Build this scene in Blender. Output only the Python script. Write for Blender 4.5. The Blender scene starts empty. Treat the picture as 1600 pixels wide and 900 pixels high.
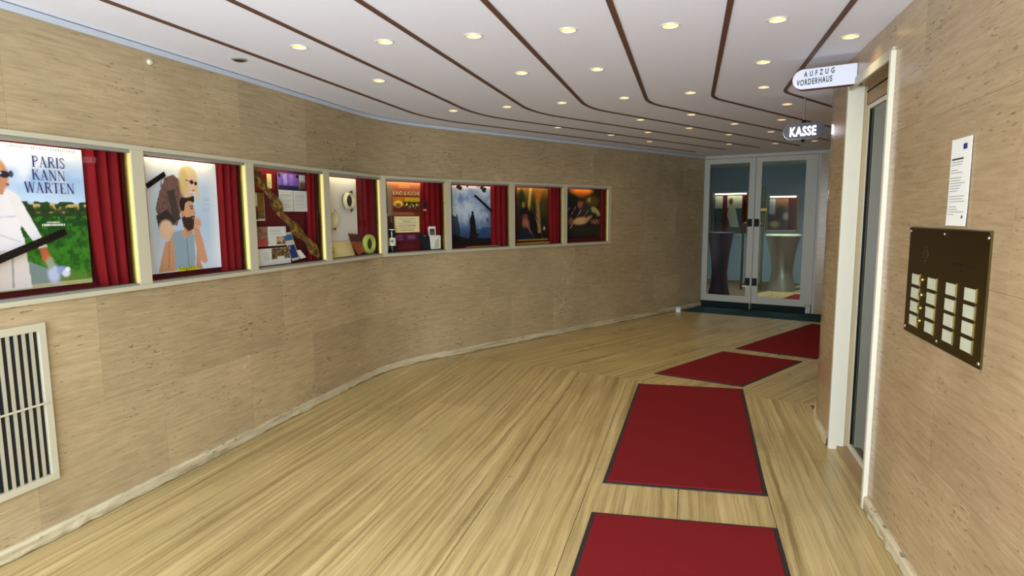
import bpy, math, random
import numpy as np
from mathutils import Vector, Matrix
from mathutils.geometry import tessellate_polygon

SC = bpy.context.scene
COL = SC.collection
rng = random.Random(7)

# ------------------------------------------------------------------ camera
FPX, YAW, PITCH, ROLL, EYE = 953.3, 0.28214, 0.11824, -0.00592, 1.55
def camera_axes():
    f = Vector((-math.sin(YAW)*math.cos(PITCH), math.cos(YAW)*math.cos(PITCH), -math.sin(PITCH)))
    r = Vector((math.cos(YAW), math.sin(YAW), 0)); u = r.cross(f)
    c, s = math.cos(ROLL), math.sin(ROLL)
    return c*r+s*u, -s*r+c*u, f
cd = bpy.data.cameras.new('camera'); cam = bpy.data.objects.new('camera', cd); COL.objects.link(cam)
_r, _u, _f = camera_axes()
cam.matrix_world = Matrix(((_r.x,_u.x,-_f.x,0),(_r.y,_u.y,-_f.y,0),(_r.z,_u.z,-_f.z,EYE),(0,0,0,1)))
cd.sensor_width = 36; cd.lens = FPX/1600*36; cd.clip_start = .02
SC.camera = cam

# ------------------------------------------------------------------ world, lights, exposure
def lin(c):
    return tuple(((v/255)/12.92 if v/255 <= .04045 else ((v/255+.055)/1.055)**2.4) for v in c)
W = bpy.data.worlds.new('daylight'); SC.world = W; W.use_nodes = True
bg = W.node_tree.nodes['Background']; bg.inputs[0].default_value = (.80, .89, 1.0, 1); bg.inputs[1].default_value = 9.8
FLASH_W, SPOT_W, TUBE_E = 36, 4.5, 12.0
fl = bpy.data.lights.new('camera_flash', 'POINT'); fl.energy = FLASH_W; fl.color = (1, .96, .9); fl.shadow_soft_size = .03
flo = bpy.data.objects.new('camera_flash', fl); flo.location = (.03, -.03, 1.6); COL.objects.link(flo)
pd = bpy.data.lights.new('entrance_portal', 'AREA'); pd.shape = 'RECTANGLE'; pd.size = 3.9; pd.size_y = 2.5; pd.cycles.is_portal = True
po = bpy.data.objects.new('entrance_portal', pd); po.location = (-.995, -1.32, 1.25); po.rotation_euler = (math.radians(90), 0, 0); COL.objects.link(po)
SC.cycles.caustics_reflective = False; SC.cycles.caustics_refractive = False; SC.cycles.sample_clamp_indirect = 4
SC.view_settings.view_transform = 'Standard'; SC.view_settings.look = 'None'
SC.view_settings.exposure = 0.35; SC.view_settings.gamma = 1; SC.view_settings.use_curve_mapping = False

# ------------------------------------------------------------------ materials
MATS = {}
def new_mat(name):
    m = bpy.data.materials.new(name); m.use_nodes = True; MATS[name] = m
    nt = m.node_tree; return m, nt, nt.nodes['Principled BSDF']
def N(nt, t, **kw):
    n = nt.nodes.new(t)
    for k, v in kw.items(): setattr(n, k, v)
    return n
def plain(name, c, rough=.5, metal=0, var=.06, scale=30, spec=.5, bump=0, sheen=0):
    m, nt, b = new_mat(name)
    tc = N(nt, 'ShaderNodeTexCoord'); no = N(nt, 'ShaderNodeTexNoise'); no.inputs['Scale'].default_value = scale; no.inputs['Detail'].default_value = 4
    nt.links.new(tc.outputs['Object'], no.inputs['Vector'])
    mx = N(nt, 'ShaderNodeMixRGB'); l = lin(c)
    mx.inputs[1].default_value = (*[v*(1-var) for v in l], 1); mx.inputs[2].default_value = (*[min(1, v*(1+var)) for v in l], 1)
    nt.links.new(no.outputs[0], mx.inputs[0]); nt.links.new(mx.outputs[0], b.inputs['Base Color'])
    b.inputs['Roughness'].default_value = rough; b.inputs['Metallic'].default_value = metal; b.inputs['Specular IOR Level'].default_value = spec
    if sheen: b.inputs['Sheen Weight'].default_value = sheen; b.inputs['Sheen Tint'].default_value = (*l, 1)
    if bump:
        bp = N(nt, 'ShaderNodeBump'); bp.inputs['Strength'].default_value = bump; bp.inputs['Distance'].default_value = .003
        nt.links.new(no.outputs[0], bp.inputs['Height']); nt.links.new(bp.outputs[0], b.inputs['Normal'])
    return m
def emit(name, c, s):
    m, nt, b = new_mat(name)
    b.inputs['Base Color'].default_value = (*lin(c), 1); b.inputs['Emission Color'].default_value = (*lin(c), 1); b.inputs['Emission Strength'].default_value = s
    return m
def glass(name, tint=(255,255,255), ior=1.5, rough=0.0):
    m, nt, b = new_mat(name); nt.nodes.remove(b)
    out = nt.nodes['Material Output']
    tr = N(nt, 'ShaderNodeBsdfTransparent'); tr.inputs[0].default_value = (*lin(tint), 1)
    gl = N(nt, 'ShaderNodeBsdfGlossy'); gl.inputs['Roughness'].default_value = rough
    fr = N(nt, 'ShaderNodeFresnel'); fr.inputs['IOR'].default_value = ior
    mx = N(nt, 'ShaderNodeMixShader')
    ge = N(nt, 'ShaderNodeNewGeometry'); iv = N(nt, 'ShaderNodeMath', operation='SUBTRACT'); iv.inputs[0].default_value = 1; nt.links.new(ge.outputs['Backfacing'], iv.inputs[1])
    ml = N(nt, 'ShaderNodeMath', operation='MULTIPLY'); nt.links.new(fr.outputs[0], ml.inputs[0]); nt.links.new(iv.outputs[0], ml.inputs[1])
    nt.links.new(ml.outputs[0], mx.inputs[0]); nt.links.new(tr.outputs[0], mx.inputs[1]); nt.links.new(gl.outputs[0], mx.inputs[2])
    nt.links.new(mx.outputs[0], out.inputs['Surface']); return m
def ramp(nt, stops):
    r = N(nt, 'ShaderNodeValToRGB'); e = r.color_ramp.elements
    while len(e) < len(stops): e.new(.5)
    for i, (p, c) in enumerate(stops): e[i].position = p; e[i].color = (*c, 1) if len(c) == 3 else c
    return r
def travertine(name, light, mid, dark, rough, along, across, pit=.5, pitcol=(92,80,62), tone=.10, vein=.5, shift=37.0, dist=.3, wavy=0):
    """stone with streaks along u of the UV map (metres), own tone and offset for every slab"""
    m, nt, b = new_mat(name); L = nt.links
    uv = N(nt, 'ShaderNodeUVMap'); uv.uv_map = 'UVMap'
    oi = N(nt, 'ShaderNodeObjectInfo')
    off = N(nt, 'ShaderNodeCombineXYZ')
    k = N(nt, 'ShaderNodeMath', operation='MULTIPLY'); k.inputs[1].default_value = shift
    L.new(oi.outputs['Random'], k.inputs[0])
    for i in range(3): L.new(k.outputs[0], off.inputs[i])
    ad = N(nt, 'ShaderNodeVectorMath', operation='ADD'); L.new(uv.outputs[0], ad.inputs[0]); L.new(off.outputs[0], ad.inputs[1])
    if wavy:
        wm = N(nt, 'ShaderNodeMapping'); wm.inputs['Scale'].default_value = (1.7, 3.2, 1); L.new(ad.outputs[0], wm.inputs[0])
        wn = N(nt, 'ShaderNodeTexNoise'); wn.inputs['Scale'].default_value = 1; wn.inputs['Detail'].default_value = 5; wn.inputs['Roughness'].default_value = .62; L.new(wm.outputs[0], wn.inputs['Vector'])
        ws = N(nt, 'ShaderNodeMath', operation='MULTIPLY_ADD'); ws.inputs[1].default_value = wavy*2; ws.inputs[2].default_value = -wavy; L.new(wn.outputs[0], ws.inputs[0])
        wc = N(nt, 'ShaderNodeCombineXYZ'); L.new(ws.outputs[0], wc.inputs[1])
        a2 = N(nt, 'ShaderNodeVectorMath', operation='ADD'); L.new(ad.outputs[0], a2.inputs[0]); L.new(wc.outputs[0], a2.inputs[1]); ad = a2
    def nz(sx, sy, detail, rough_, dist=0):
        mp = N(nt, 'ShaderNodeMapping'); mp.inputs['Scale'].default_value = (sx, sy, 1)
        L.new(ad.outputs[0], mp.inputs[0])
        n = N(nt, 'ShaderNodeTexNoise'); n.inputs['Scale'].default_value = 1; n.inputs['Detail'].default_value = detail
        n.inputs['Roughness'].default_value = rough_; n.inputs['Distortion'].default_value = dist
        L.new(mp.outputs[0], n.inputs['Vector']); return n
    n1 = nz(along, across, 5, .6, dist)
    n2 = nz(along*3.5, across*4.5, 4, .65, .2)
    cl = nz(1.6, 2.4, 3, .5)
    r1 = ramp(nt, [(.28, lin(dark)), (.5, lin(mid)), (.70, lin(light))])
    L.new(n1.outputs[0], r1.inputs[0])
    r2 = ramp(nt, [(.30, (1-vein*.45,)*3), (.52, (1.0,)*3)])
    L.new(n2.outputs[0], r2.inputs[0])
    mu = N(nt, 'ShaderNodeMixRGB', blend_type='MULTIPLY'); mu.inputs[0].default_value = 1
    L.new(r1.outputs[0], mu.inputs[1]); L.new(r2.outputs[0], mu.inputs[2])
    rc = ramp(nt, [(.3, (.86, .86, .84)), (.7, (1.06, 1.05, 1.03))]); L.new(cl.outputs[0], rc.inputs[0])
    mc = N(nt, 'ShaderNodeMixRGB', blend_type='MULTIPLY'); mc.inputs[0].default_value = 1
    L.new(mu.outputs[0], mc.inputs[1]); L.new(rc.outputs[0], mc.inputs[2])
    to = N(nt, 'ShaderNodeMapRange'); to.inputs[3].default_value = 1-tone; to.inputs[4].default_value = 1+tone*.5
    L.new(oi.outputs['Random'], to.inputs[0])
    mt = N(nt, 'ShaderNodeVectorMath', operation='SCALE'); L.new(mc.outputs[0], mt.inputs[0]); L.new(to.outputs[0], mt.inputs['Scale'])
    col = mt.outputs[0]; hgt = n2.outputs[0]
    if pit:
        pn = nz(20, 85, 2, .5); ps = nz(3, 4, 2, .5)
        ml = N(nt, 'ShaderNodeMath', operation='MULTIPLY_ADD'); ml.inputs[1].default_value = .45; L.new(ps.outputs[0], ml.inputs[0]); L.new(pn.outputs[0], ml.inputs[2])
        rp = ramp(nt, [(.905, (0, 0, 0)), (.945, (pit,)*3)]); L.new(ml.outputs[0], rp.inputs[0])
        mp_ = N(nt, 'ShaderNodeMixRGB'); mp_.inputs[2].default_value = (*lin(pitcol), 1)
        L.new(rp.outputs[0], mp_.inputs[0]); L.new(col, mp_.inputs[1]); col = mp_.outputs[0]
    L.new(col, b.inputs['Base Color'])
    rr = N(nt, 'ShaderNodeMapRange'); rr.inputs[3].default_value = rough*.8; rr.inputs[4].default_value = rough*1.3
    L.new(cl.outputs[0], rr.inputs[0]); L.new(rr.outputs[0], b.inputs['Roughness'])
    bp = N(nt, 'ShaderNodeBump'); bp.inputs['Strength'].default_value = .06; bp.inputs['Distance'].default_value = .002
    L.new(hgt, bp.inputs['Height']); L.new(bp.outputs[0], b.inputs['Normal'])
    return m
travertine('wall_stone', (182,165,131), (172,154,120), (158,140,106), .24, 5.5, 60, .65, vein=.30, tone=.09)
travertine('wall_stone_warm_lit', (182,160,126), (172,149,115), (158,135,101), .20, 5.0, 50, .5, vein=.25, tone=.07)  # same stone as the left wall, its warmer light put into the colour
travertine('floor_stone', (206,188,138), (183,162,110), (138,116,72), .28, .45, 24, 0, vein=.85, tone=.03, shift=0, dist=.2, wavy=.022)
travertine('skirting_stone', (214,206,178), (198,188,156), (140,128,98), .5, 2.0, 30, .6, pitcol=(60,52,40), vein=.5)
plain('joint_grout', (176,158,122), .8)
plain('floor_grout', (84,68,44), .9)
plain('ceiling_paint', (228,233,252), .75, var=.015, scale=60)
plain('strip_brown', (92,60,48), .55)
plain('cove_blue', (184,194,206), .6)
plain('cream_paint', (182,178,154), .38, var=.03)
plain('white_jamb', (206,203,184), .35, var=.03)
plain('track_grey', (132,132,122), .45)
plain('brass', (136,116,62), .38, metal=1)
plain('dark_brass', (64,50,16), .28, metal=.75, var=.15, scale=12)
plain('alu', (212,214,210), .25, metal=1)
plain('velvet', (110,3,12), .8, var=.25, scale=18, spec=.2)
plain('lining', (92,6,14), .8, var=.12)
plain('box_brown', (70,34,22), .6)
plain('mat_red', (114,26,30), .95, var=.12, scale=260, spec=.1, bump=.6)
plain('mat_rubber', (26,20,22), .7)
plain('mat_teal', (38,66,72), .95, var=.15, scale=220, spec=.1, bump=.5)
plain('door_paint', (178,180,168), .4, var=.03)
plain('black', (12,12,12), .55, spec=.2)
plain('black_film', (20,18,16), .25, var=.2)
plain('chrome', (200,200,205), .15, metal=1)
plain('grey_enamel', (86,86,92), .35)
plain('sign_white', (206,210,224), .4, var=.01)
plain('ink', (40,42,58), .6)
plain('cup_white', (214,204,176), .6, var=.02)
plain('title_ink', (44,50,110), .6)
plain('soft_ink', (150,150,160), .7)
plain('paper', (226,226,218), .7, var=.02)
plain('cream_paper', (226,214,150), .7, var=.03)
plain('plate_white', (192,196,170), .3, var=.10, scale=25)
plain('recess_dark', (14,13,22), .8)
plain('purple_cloth', (44,15,50), .7, var=.1, sheen=.2)
plain('silver_cloth', (168,160,148), .32, metal=.55, var=.1)
plain('foyer_wall', (132,152,166), .7, var=.03)
plain('wood', (150,124,88), .45, var=.15, scale=9)
plain('lobby_brown', (92,80,60), .5, var=.1)
plain('bottle_glass', (12,26,24), .12)
plain('green_reel', (176,190,86), .25)
plain('cream_reel', (214,206,160), .4)
plain('dark_reel', (52,40,36), .5)
plain('orange_print', (150,72,30), .5, var=.35, scale=14)
plain('blue_print', (40,92,140), .5, var=.3, scale=12)
plain('yellow_print', (214,206,30), .5)
plain('gold_leaf', (176,140,52), .4, metal=.4)
plain('dark_green', (18,32,30), .75, spec=.2)
plain('ribbon_pink', (206,120,104), .4)
plain('navy', (36,44,120), .5)
def film_mat():
    m, nt, b = new_mat('band_film'); tc = N(nt, 'ShaderNodeTexCoord'); n = N(nt, 'ShaderNodeTexNoise'); n.inputs['Scale'].default_value = 26; n.inputs['Detail'].default_value = 3
    nt.links.new(tc.outputs['Object'], n.inputs['Vector'])
    r = ramp(nt, [(.30, lin((34,24,18))), (.44, lin((104,68,32))), (.52, lin((82,84,44))), (.60, lin((176,128,48))), (.72, lin((84,50,36)))]); nt.links.new(n.outputs[0], r.inputs[0]); nt.links.new(r.outputs[0], b.inputs['Base Color']); b.inputs['Roughness'].default_value = .3
film_mat()
plain('dark_print', (60,44,36), .6, var=.3)
plain('smoke_black', (40,38,40), .4)
glass('case_glass', ior=1.3)
glass('door_glass', (226,236,236), ior=1.3)
glass('lobby_glass', (150,164,160), ior=1.55)
emit('tube_light', (255,240,205), TUBE_E)
emit('bulb', (255,214,96), 3.2)
emit('kasse_light', (250,244,255), 5)
def print_mat():
    m, nt, b = new_mat('print'); a = N(nt, 'ShaderNodeVertexColor'); a.layer_name = 'print'
    nt.links.new(a.outputs[0], b.inputs['Base Color']); b.inputs['Roughness'].default_value = .42
print_mat()

# ------------------------------------------------------------------ mesh helpers
class MB:
    def __init__(s): s.v = []; s.f = []; s.uv = {}
    def add(s, vs, fs, uvs=None):
        o = len(s.v); s.v += [tuple(p) for p in vs]; s.f += [tuple(i+o for i in f) for f in fs]
        if uvs:
            for i, c in enumerate(uvs): s.uv[o+i] = c
        return s
    def hexa(s, p, uvs=None):   # p: 8 points, bottom ring 0-3 then top ring 4-7
        return s.add(p, [(3,2,1,0),(4,5,6,7),(0,1,5,4),(1,2,6,5),(2,3,7,6),(3,0,4,7)], uvs)
    def box(s, lo, hi):
        (a,b,c),(d,e,f) = lo, hi
        return s.hexa([(a,b,c),(d,b,c),(d,e,c),(a,e,c),(a,b,f),(d,b,f),(d,e,f),(a,e,f)])
    def fbox(s, F, a0, a1, d0, d1, z0, z1):   # box in a frame F(a,d,z)
        return s.hexa([F(a0,d0,z0),F(a1,d0,z0),F(a1,d1,z0),F(a0,d1,z0),F(a0,d0,z1),F(a1,d0,z1),F(a1,d1,z1),F(a0,d1,z1)])
    def prism(s, F, poly, d0, d1):            # polygon in (a,z), between depths d0 and d1
        n = len(poly)
        vs = [F(a,d0,z) for a,z in poly]+[F(a,d1,z) for a,z in poly]
        return s.add(vs, [tuple(range(n)), tuple(range(2*n-1,n-1,-1))]+[(i,(i+1)%n,n+(i+1)%n,n+i) for i in range(n)])
    def sweep(s, F, t0, t1, d0, d1, z0, z1, n=1):   # box following a curved frame F(t,d,z)
        vs, fs, uvs = [], [], []
        for i in range(n+1):
            t = t0+(t1-t0)*i/n
            for d, z in ((d0,z0),(d1,z0),(d1,z1),(d0,z1)): vs.append(F(t,d,z)); uvs.append((t,z))
        for i in range(n):
            o = 4*i
            for j in range(4): fs.append((o+j, o+(j+1)%4, o+4+(j+1)%4, o+4+j))
        fs += [(0,3,2,1), (4*n,4*n+1,4*n+2,4*n+3)]
        return s.add(vs, fs, uvs)
    def tube(s, pts, r, n=10, caps=True):
        pts = [Vector(p) for p in pts]; rs = r if isinstance(r, (list, tuple)) else [r]*len(pts)
        vs, fs = [], []
        for i, p in enumerate(pts):
            t = (pts[min(i+1,len(pts)-1)]-pts[max(i-1,0)]).normalized()
            a = t.cross(Vector((0,0,1)) if abs(t.z) < .9 else Vector((1,0,0))).normalized(); b = t.cross(a)
            for j in range(n):
                q = 2*math.pi*j/n; vs.append(p+rs[i]*(math.cos(q)*a+math.sin(q)*b))
        for i in range(len(pts)-1):
            for j in range(n): fs.append((i*n+j, i*n+(j+1)%n, (i+1)*n+(j+1)%n, (i+1)*n+j))
        if caps: fs += [tuple(range(n-1,-1,-1)), tuple(range((len(pts)-1)*n, len(pts)*n))]
        return s.add(vs, fs)
    def lathe(s, prof, c=(0,0,0), ax=(0,0,1), n=24, wob=None):
        ax = Vector(ax).normalized(); a = ax.cross(Vector((0,0,1)) if abs(ax.z) < .9 else Vector((1,0,0))).normalized(); b = ax.cross(a); c = Vector(c)
        vs, fs = [], []
        for i, (r, h) in enumerate(prof):
            for j in range(n):
                q = 2*math.pi*j/n; k = r*(wob(q, h) if wob else 1)
                vs.append(c+ax*h+k*(math.cos(q)*a+math.sin(q)*b))
        for i in range(len(prof)-1):
            for j in range(n): fs.append((i*n+j, i*n+(j+1)%n, (i+1)*n+(j+1)%n, (i+1)*n+j))
        return s.add(vs, fs)
    def build(s, name, mat, parent=None, smooth=False):
        o = (parent.location if parent and not parent.parent else (parent.parent.location+parent.location if parent else Vector((0,0,0))))
        me = bpy.data.meshes.new(name)
        me.from_pydata([(p[0]-o[0], p[1]-o[1], p[2]-o[2]) for p in s.v], [], s.f)
        if s.uv:
            l = me.uv_layers.new(name='UVMap')
            for lp in me.loops: l.data[lp.index].uv = s.uv.get(lp.vertex_index, (0,0))
        me.materials.append(MATS[mat] if isinstance(mat, str) else mat)
        import bmesh as _b
        bm = _b.new(); bm.from_mesh(me); _b.ops.recalc_face_normals(bm, faces=bm.faces); bm.to_mesh(me); bm.free()
        if smooth:
            for p in me.polygons: p.use_smooth = True
            me.set_sharp_from_angle(angle=math.radians(40))
        ob = bpy.data.objects.new(name, me); COL.objects.link(ob)
        if parent: ob.parent = parent
        return ob
def tag(o, label=None, cat=None, group=None, kind=None):
    if label: o['label'] = label
    if cat: o['category'] = cat
    if group: o['group'] = group
    if kind: o['kind'] = kind
    return o
def thing(name, loc, label=None, cat=None, group=None, kind=None):
    o = bpy.data.objects.new(name, None); o.empty_display_size = .1; o.location = loc; COL.objects.link(o)
    return tag(o, label, cat, group, kind)
def part(name, mat, parent, fn, smooth=False):
    m = MB(); fn(m); return m.build(name, mat, parent, smooth)
def frame(o, ex, ed):   # F(a,d,z): a along ex, d along ed (horizontal), z up
    o, ex, ed = Vector((o[0],o[1])), Vector(ex), Vector(ed)
    return lambda a, d, z: (o.x+ex.x*a+ed.x*d, o.y+ex.y*a+ed.y*d, z)
def text_mesh(s, spacing=1.0, offset=0.0, extrude=0.0):
    c = bpy.data.curves.new('lettering', 'FONT'); c.body = s; c.size = 1; c.space_character = spacing; c.offset = offset; c.extrude = extrude; c.resolution_u = 3
    o = bpy.data.objects.new('lettering', c); me = bpy.data.meshes.new_from_object(o)
    vs = [v.co.copy() for v in me.vertices]; fs = [tuple(p.vertices) for p in me.polygons]
    bpy.data.objects.remove(o); bpy.data.curves.remove(c); bpy.data.meshes.remove(me)
    return vs, fs
def text_on(s, F, a0, a1, z0, z1, d, mat, parent, name='lettering', spacing=1.0, offset=0.0, dz=0.0, thick=.0006):
    vs, fs = text_mesh(s, spacing, offset)
    xs = [v.x for v in vs]; ys = [v.y for v in vs]; x0, x1, y0, y1 = min(xs), max(xs), min(ys), max(ys)
    m = MB(); m.add([F(a0+(v.x-x0)/(x1-x0)*(a1-a0), d, z0+(v.y-y0)/(y1-y0)*(z1-z0)+dz*(v.x-x0)/(x1-x0)) for v in vs], fs)
    return m.build(name, mat, parent)

# ------------------------------------------------------------------ plan of the place
TH, RL, XL, YC = .54132, 2.0, -2.93, 5.55
YL = YC-RL*math.tan(TH/2); TL = YL+RL*TH
D2 = Vector((math.sin(TH), math.cos(TH))); N2 = Vector((math.cos(TH), -math.sin(TH)))
def PL(t, d, z):        # left wall: t along it, d into the wall
    if t < YL: a, x, y = 0, XL, t
    else:
        a = min((t-YL)/RL, TH); x = XL+RL*(1-math.cos(a)); y = YL+RL*math.sin(a)
        if t > TL: x += (t-TL)*D2.x; y += (t-TL)*D2.y
    return (x-d*math.cos(a), y+d*math.sin(a), z)
XR, YR, RR = .94, 4.72, 1.3
TR = YR+RR*TH
def PR(t, d, z):        # right wall, bending the same way round a rounded corner
    if t < YR: a, x, y = 0, XR, t
    else:
        a = min((t-YR)/RR, TH); x = XR+RR*(1-math.cos(a)); y = YR+RR*math.sin(a)
        if t > TR: x += (t-TR)*D2.x; y += (t-TR)*D2.y
    return (x+d*math.cos(a), y-d*math.sin(a), z)
H, YB = 2.5, -1.3
DA = Vector((.205, 10.856)); DD = Vector((.957, -.29)).normalized(); DN = Vector((.29, .957)).normalized()
DF = frame(DA, DD, DN)     # far door: a to the right, d away from the camera
TLE = 11.62                # end of the left wall at the door
TRE = TR+5.6

# ------------------------------------------------------------------ floor
def sub_n(t0, t1, lo, hi): return 10 if (t1 > lo and t0 < hi) else 1
floor = part('floor', 'floor_grout', None, lambda m: m.add(
    [(-3.2,YB,-.006),(1.3,YB,-.006),(1.3,4,-.006),(5.2,10,-.006),(6.5,15,-.006),(-3.2,18,-.006),(-3.2,8,-.006)]+
    [(-3.2,YB,-.05),(1.3,YB,-.05),(1.3,4,-.05),(5.2,10,-.05),(6.5,15,-.05),(-3.2,18,-.05),(-3.2,8,-.05)],
    [tuple(range(7)), tuple(range(13,6,-1))]+[(i,(i+1)%7,7+(i+1)%7,7+i) for i in range(7)]))
tag(floor, kind='structure', label='pale striped travertine floor of the curved passage')
G = .0017
def mitre(x): return 5.75-.277*(x+.5)
def slab(p, uv):
    m = MB(); m.hexa([(x,y,-.02) for x,y in p]+[(x,y,0) for x,y in p], uv+uv); m.build('floor_slab', 'floor_stone', floor)
xs = [-3.0,-2.52,-2.02,-1.52,-1.02,-.52,-.02,.46,.99]
cuts = [[1.0,3.3,5.2],[.2,1.7,3.9],[.4,2.43,4.6],[1.2,3.1,4.85],[.6,2.5,4.4],[1.5,3.6,5.1],[.8,2.9,4.7],[1.9,4.1]]
for i in range(8):
    x0, x1 = xs[i]+G, xs[i+1]-G
    ys = [YB]+cuts[i]+[None]
    for j in range(len(ys)-1):
        a = ys[j]+(G if j else 0); b0 = mitre(x0)-G if ys[j+1] is None else ys[j+1]-G; b1 = mitre(x1)-G if ys[j+1] is None else ys[j+1]-G
        slab([(x0,a),(x1,a),(x1,b1),(x0,b0)], [(a+i*7.3,x0+i*3.1),(a+i*7.3,x1+i*3.1),(b1+i*7.3,x1+i*3.1),(b0+i*7.3,x0+i*3.1)])
def sv(s, v): q = D2*s+N2*(v-5.37); return (q.x, q.y)
def start_s(v):     # where the row meets the mitre
    lo, hi = 0, 12
    for _ in range(40):
        c = (lo+hi)/2; x, y = sv(c, v)
        if y < mitre(x): lo = c
        else: hi = c
    return lo
vs_ = [-.1,.42,.92,1.42,1.92,2.42,2.92,3.42,3.95]
for i in range(8):
    v0, v1 = vs_[i]+G, vs_[i+1]-G; s0, s1 = start_s(v0)+G, start_s(v1)+G
    ss = [None]+[6.6+.9*((i*5)%3), 8.9+.7*((i*3)%4), 11.4, 14.6+.4*(i%2), 18.2]
    for j in range(len(ss)-1):
        a0 = s0 if ss[j] is None else ss[j]+G; a1 = s1 if ss[j] is None else ss[j]+G; b = ss[j+1]-G
        if b <= max(a0, a1)+.1: continue
        slab([sv(a0,v0),sv(a1,v1),sv(b,v1),sv(b,v0)], [(a0+i*5.3+90,v0+i*2.7),(a1+i*5.3+90,v1+i*2.7),(b+i*5.3+90,v1+i*2.7),(b+i*5.3+90,v0+i*2.7)])

# ------------------------------------------------------------------ left wall
MU = [1.77, 2.69, 3.585, 4.515, 5.41, 6.296, 7.246, 8.176, 9.106]
CZ0, CZ1 = 1.165, 1.932
def band(F, m, t0, t1, z0, z1, d0=.004, d1=.12, lo=0, hi=0):
    m.sweep(F, t0, t1, d0, d1, z0, z1, 260 if (t1 > lo and t0 < hi) else 1)
mw = MB()
band(PL, mw, YB, TLE, 0, CZ0, lo=YL, hi=TL); band(PL, mw, YB, TLE, CZ1, H+.05, lo=YL, hi=TL)
band(PL, mw, YB, MU[0], CZ0, CZ1); band(PL, mw, MU[8]+.02, TLE, CZ0, CZ1)
wall_left = tag(mw.build('wall_left', 'joint_grout'), kind='structure', label='curved wall of horizontally veined travertine panels')
def panels(F, wall, z0, z1, edges, lo, hi, stone='wall_stone'):
    for t0, t1 in zip(edges[:-1], edges[1:]):
        m = MB(); m.sweep(F, t0+.0005, t1-.0005, 0, .004, z0+.0005, z1-.0005, 24 if (t1 > lo and t0 < hi) else 1); m.build('stone_panel', stone, wall)
def steps(first, pitch, a, b):
    e = [a]; t = first
    while t > a+.15: t -= pitch
    t += pitch if t <= a+.15 else 0
    while t < b-.1: e.append(t); t += pitch
    return e+[b]
panels(PL, wall_left, .0, .595, steps(2.77,.745,YB,TLE), YL, TL)
panels(PL, wall_left, .595, CZ0, steps(2.40,1.5,YB,TLE), YL, TL)
panels(PL, wall_left, CZ1, H-.028, steps(2.05,.745,YB,TLE), YL, TL)
panels(PL, wall_left, CZ0, CZ1, [YB,-.3,.7,MU[0]], YL, TL)
panels(PL, wall_left, CZ0, CZ1, [MU[8]+.045,9.95,10.8,TLE], YL, TL)
msk = MB()
def skirting(F, m, t0, t1, lo, hi, step=.06, seed=1):
    r = random.Random(seed); n = int((t1-t0)/step); vs, fs, uvs = [], [], []
    for i in range(n+1):
        t = t0+(t1-t0)*i/n; c = .012+.007*r.random()*(r.random() > .55); h = .064+.005*r.random()
        for d, z in ((.0,.0),(-c-.006,.004+.008*(r.random() > .7)),(-.018,h*.8),(-.013,h),(.0,h)): vs.append(F(t,d,z)); uvs.append((t,z))
    for i in range(n):
        for j in range(4): fs.append((5*i+j,5*i+j+1,5*i+6+j,5*i+5+j))
    m.add(vs, fs, uvs)
skirting(PL, msk, YB, TLE, YL, TL)
tag(msk.build('baseboard_left', 'skirting_stone'), kind='structure', label='low chipped stone skirting along the curved wall')
mc = MB(); mc.sweep(PL, YB, TLE, -.016, .0, H-.036, H-.006, 90)
tag(mc.build('trim_8', 'cove_blue'), kind='structure', label='pale blue strip where the curved wall meets the ceiling')
m = MB(); m.lathe([(0,.016),(.012,.014),(.017,.006),(.017,0)], (XL,2.84,2.415), (1,0,0), 16)
tag(m.build('wall_disc', 'plate_white', smooth=True), 'small white round disc high on the stone wall above second showcase', 'disc')

# ------------------------------------------------------------------ right wall
DY0, DY1, DZ = 3.485, 4.345, 2.335
mw = MB()
for a, b, z0, z1 in ((YB,DY0,0,H+.05),(DY1,TRE,0,H+.05),(DY0,DY1,DZ,H+.05)): band(PR, mw, a, b, z0, z1, lo=YR, hi=TR)
wall_right = tag(mw.build('wall_right', 'joint_grout'), kind='structure', label='polished brown travertine wall with the lift doorway')
rows = [(.0,.56,[YB,-.2,.8,1.75,2.32,3.11,DY0]),(.56,1.30,[YB,-.6,.5,1.6,2.695,DY0]),(1.30,1.94,[YB,.1,1.2,2.2,DY0]),(1.94,H,[YB,-.4,.9,2.0,3.075,DY0])]
for z0, z1, e in rows:
    panels(PR, wall_right, z0, z1, e, YR, TR, 'wall_stone_warm_lit')
    panels(PR, wall_right, z0, z1, [DY1,TR+.1,6.4,7.6,8.8,TRE], YR, TR, 'wall_stone_warm_lit')
panels(PR, wall_right, DZ, H, [DY0,DY1], YR, TR, 'wall_stone_warm_lit')
msk = MB(); skirting(PR, msk, YB, DY0-.02, YR, TR, seed=4); skirting(PR, msk, DY1+.02, TRE, YR, TR, seed=5)
tag(msk.build('baseboard_right', 'skirting_stone'), kind='structure', label='low chipped stone skirting along the polished wall')

# ------------------------------------------------------------------ ceiling, its strips and downlights
LIGHTS = [(1,[(-2.14,3.10),(-2.13,4.01),(-2.09,5.33),(-1.40,6.67),(-.93,7.51),(-.53,8.32)]),
          (2,[(-1.63,3.15),(-1.57,5.29),(-.49,7.39),(.49,8.97)]),
          (3,[(-1.13,3.19),(-1.11,4.09),(-1.07,5.25),(-.50,6.41),(-.03,7.19),(.43,7.91),(1.09,9.10)]),
          (4,[(-.63,3.24),(-.61,4.14),(-.54,5.19),(-.01,6.24),(.43,7.01),(.88,7.80),(1.55,8.96)]),
          (5,[(-.12,3.32),(-.02,5.14),(.87,6.86)]), (6,[(.39,3.38),(.42,4.27),(.51,5.09),(.79,5.92)]), (7,[(.81,3.81)])]
RH = .043
outer = [PL(t,.1,H) for t in [YB,YL]+[YL+RL*TH*i/10 for i in range(1,11)]+[TLE]]
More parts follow.
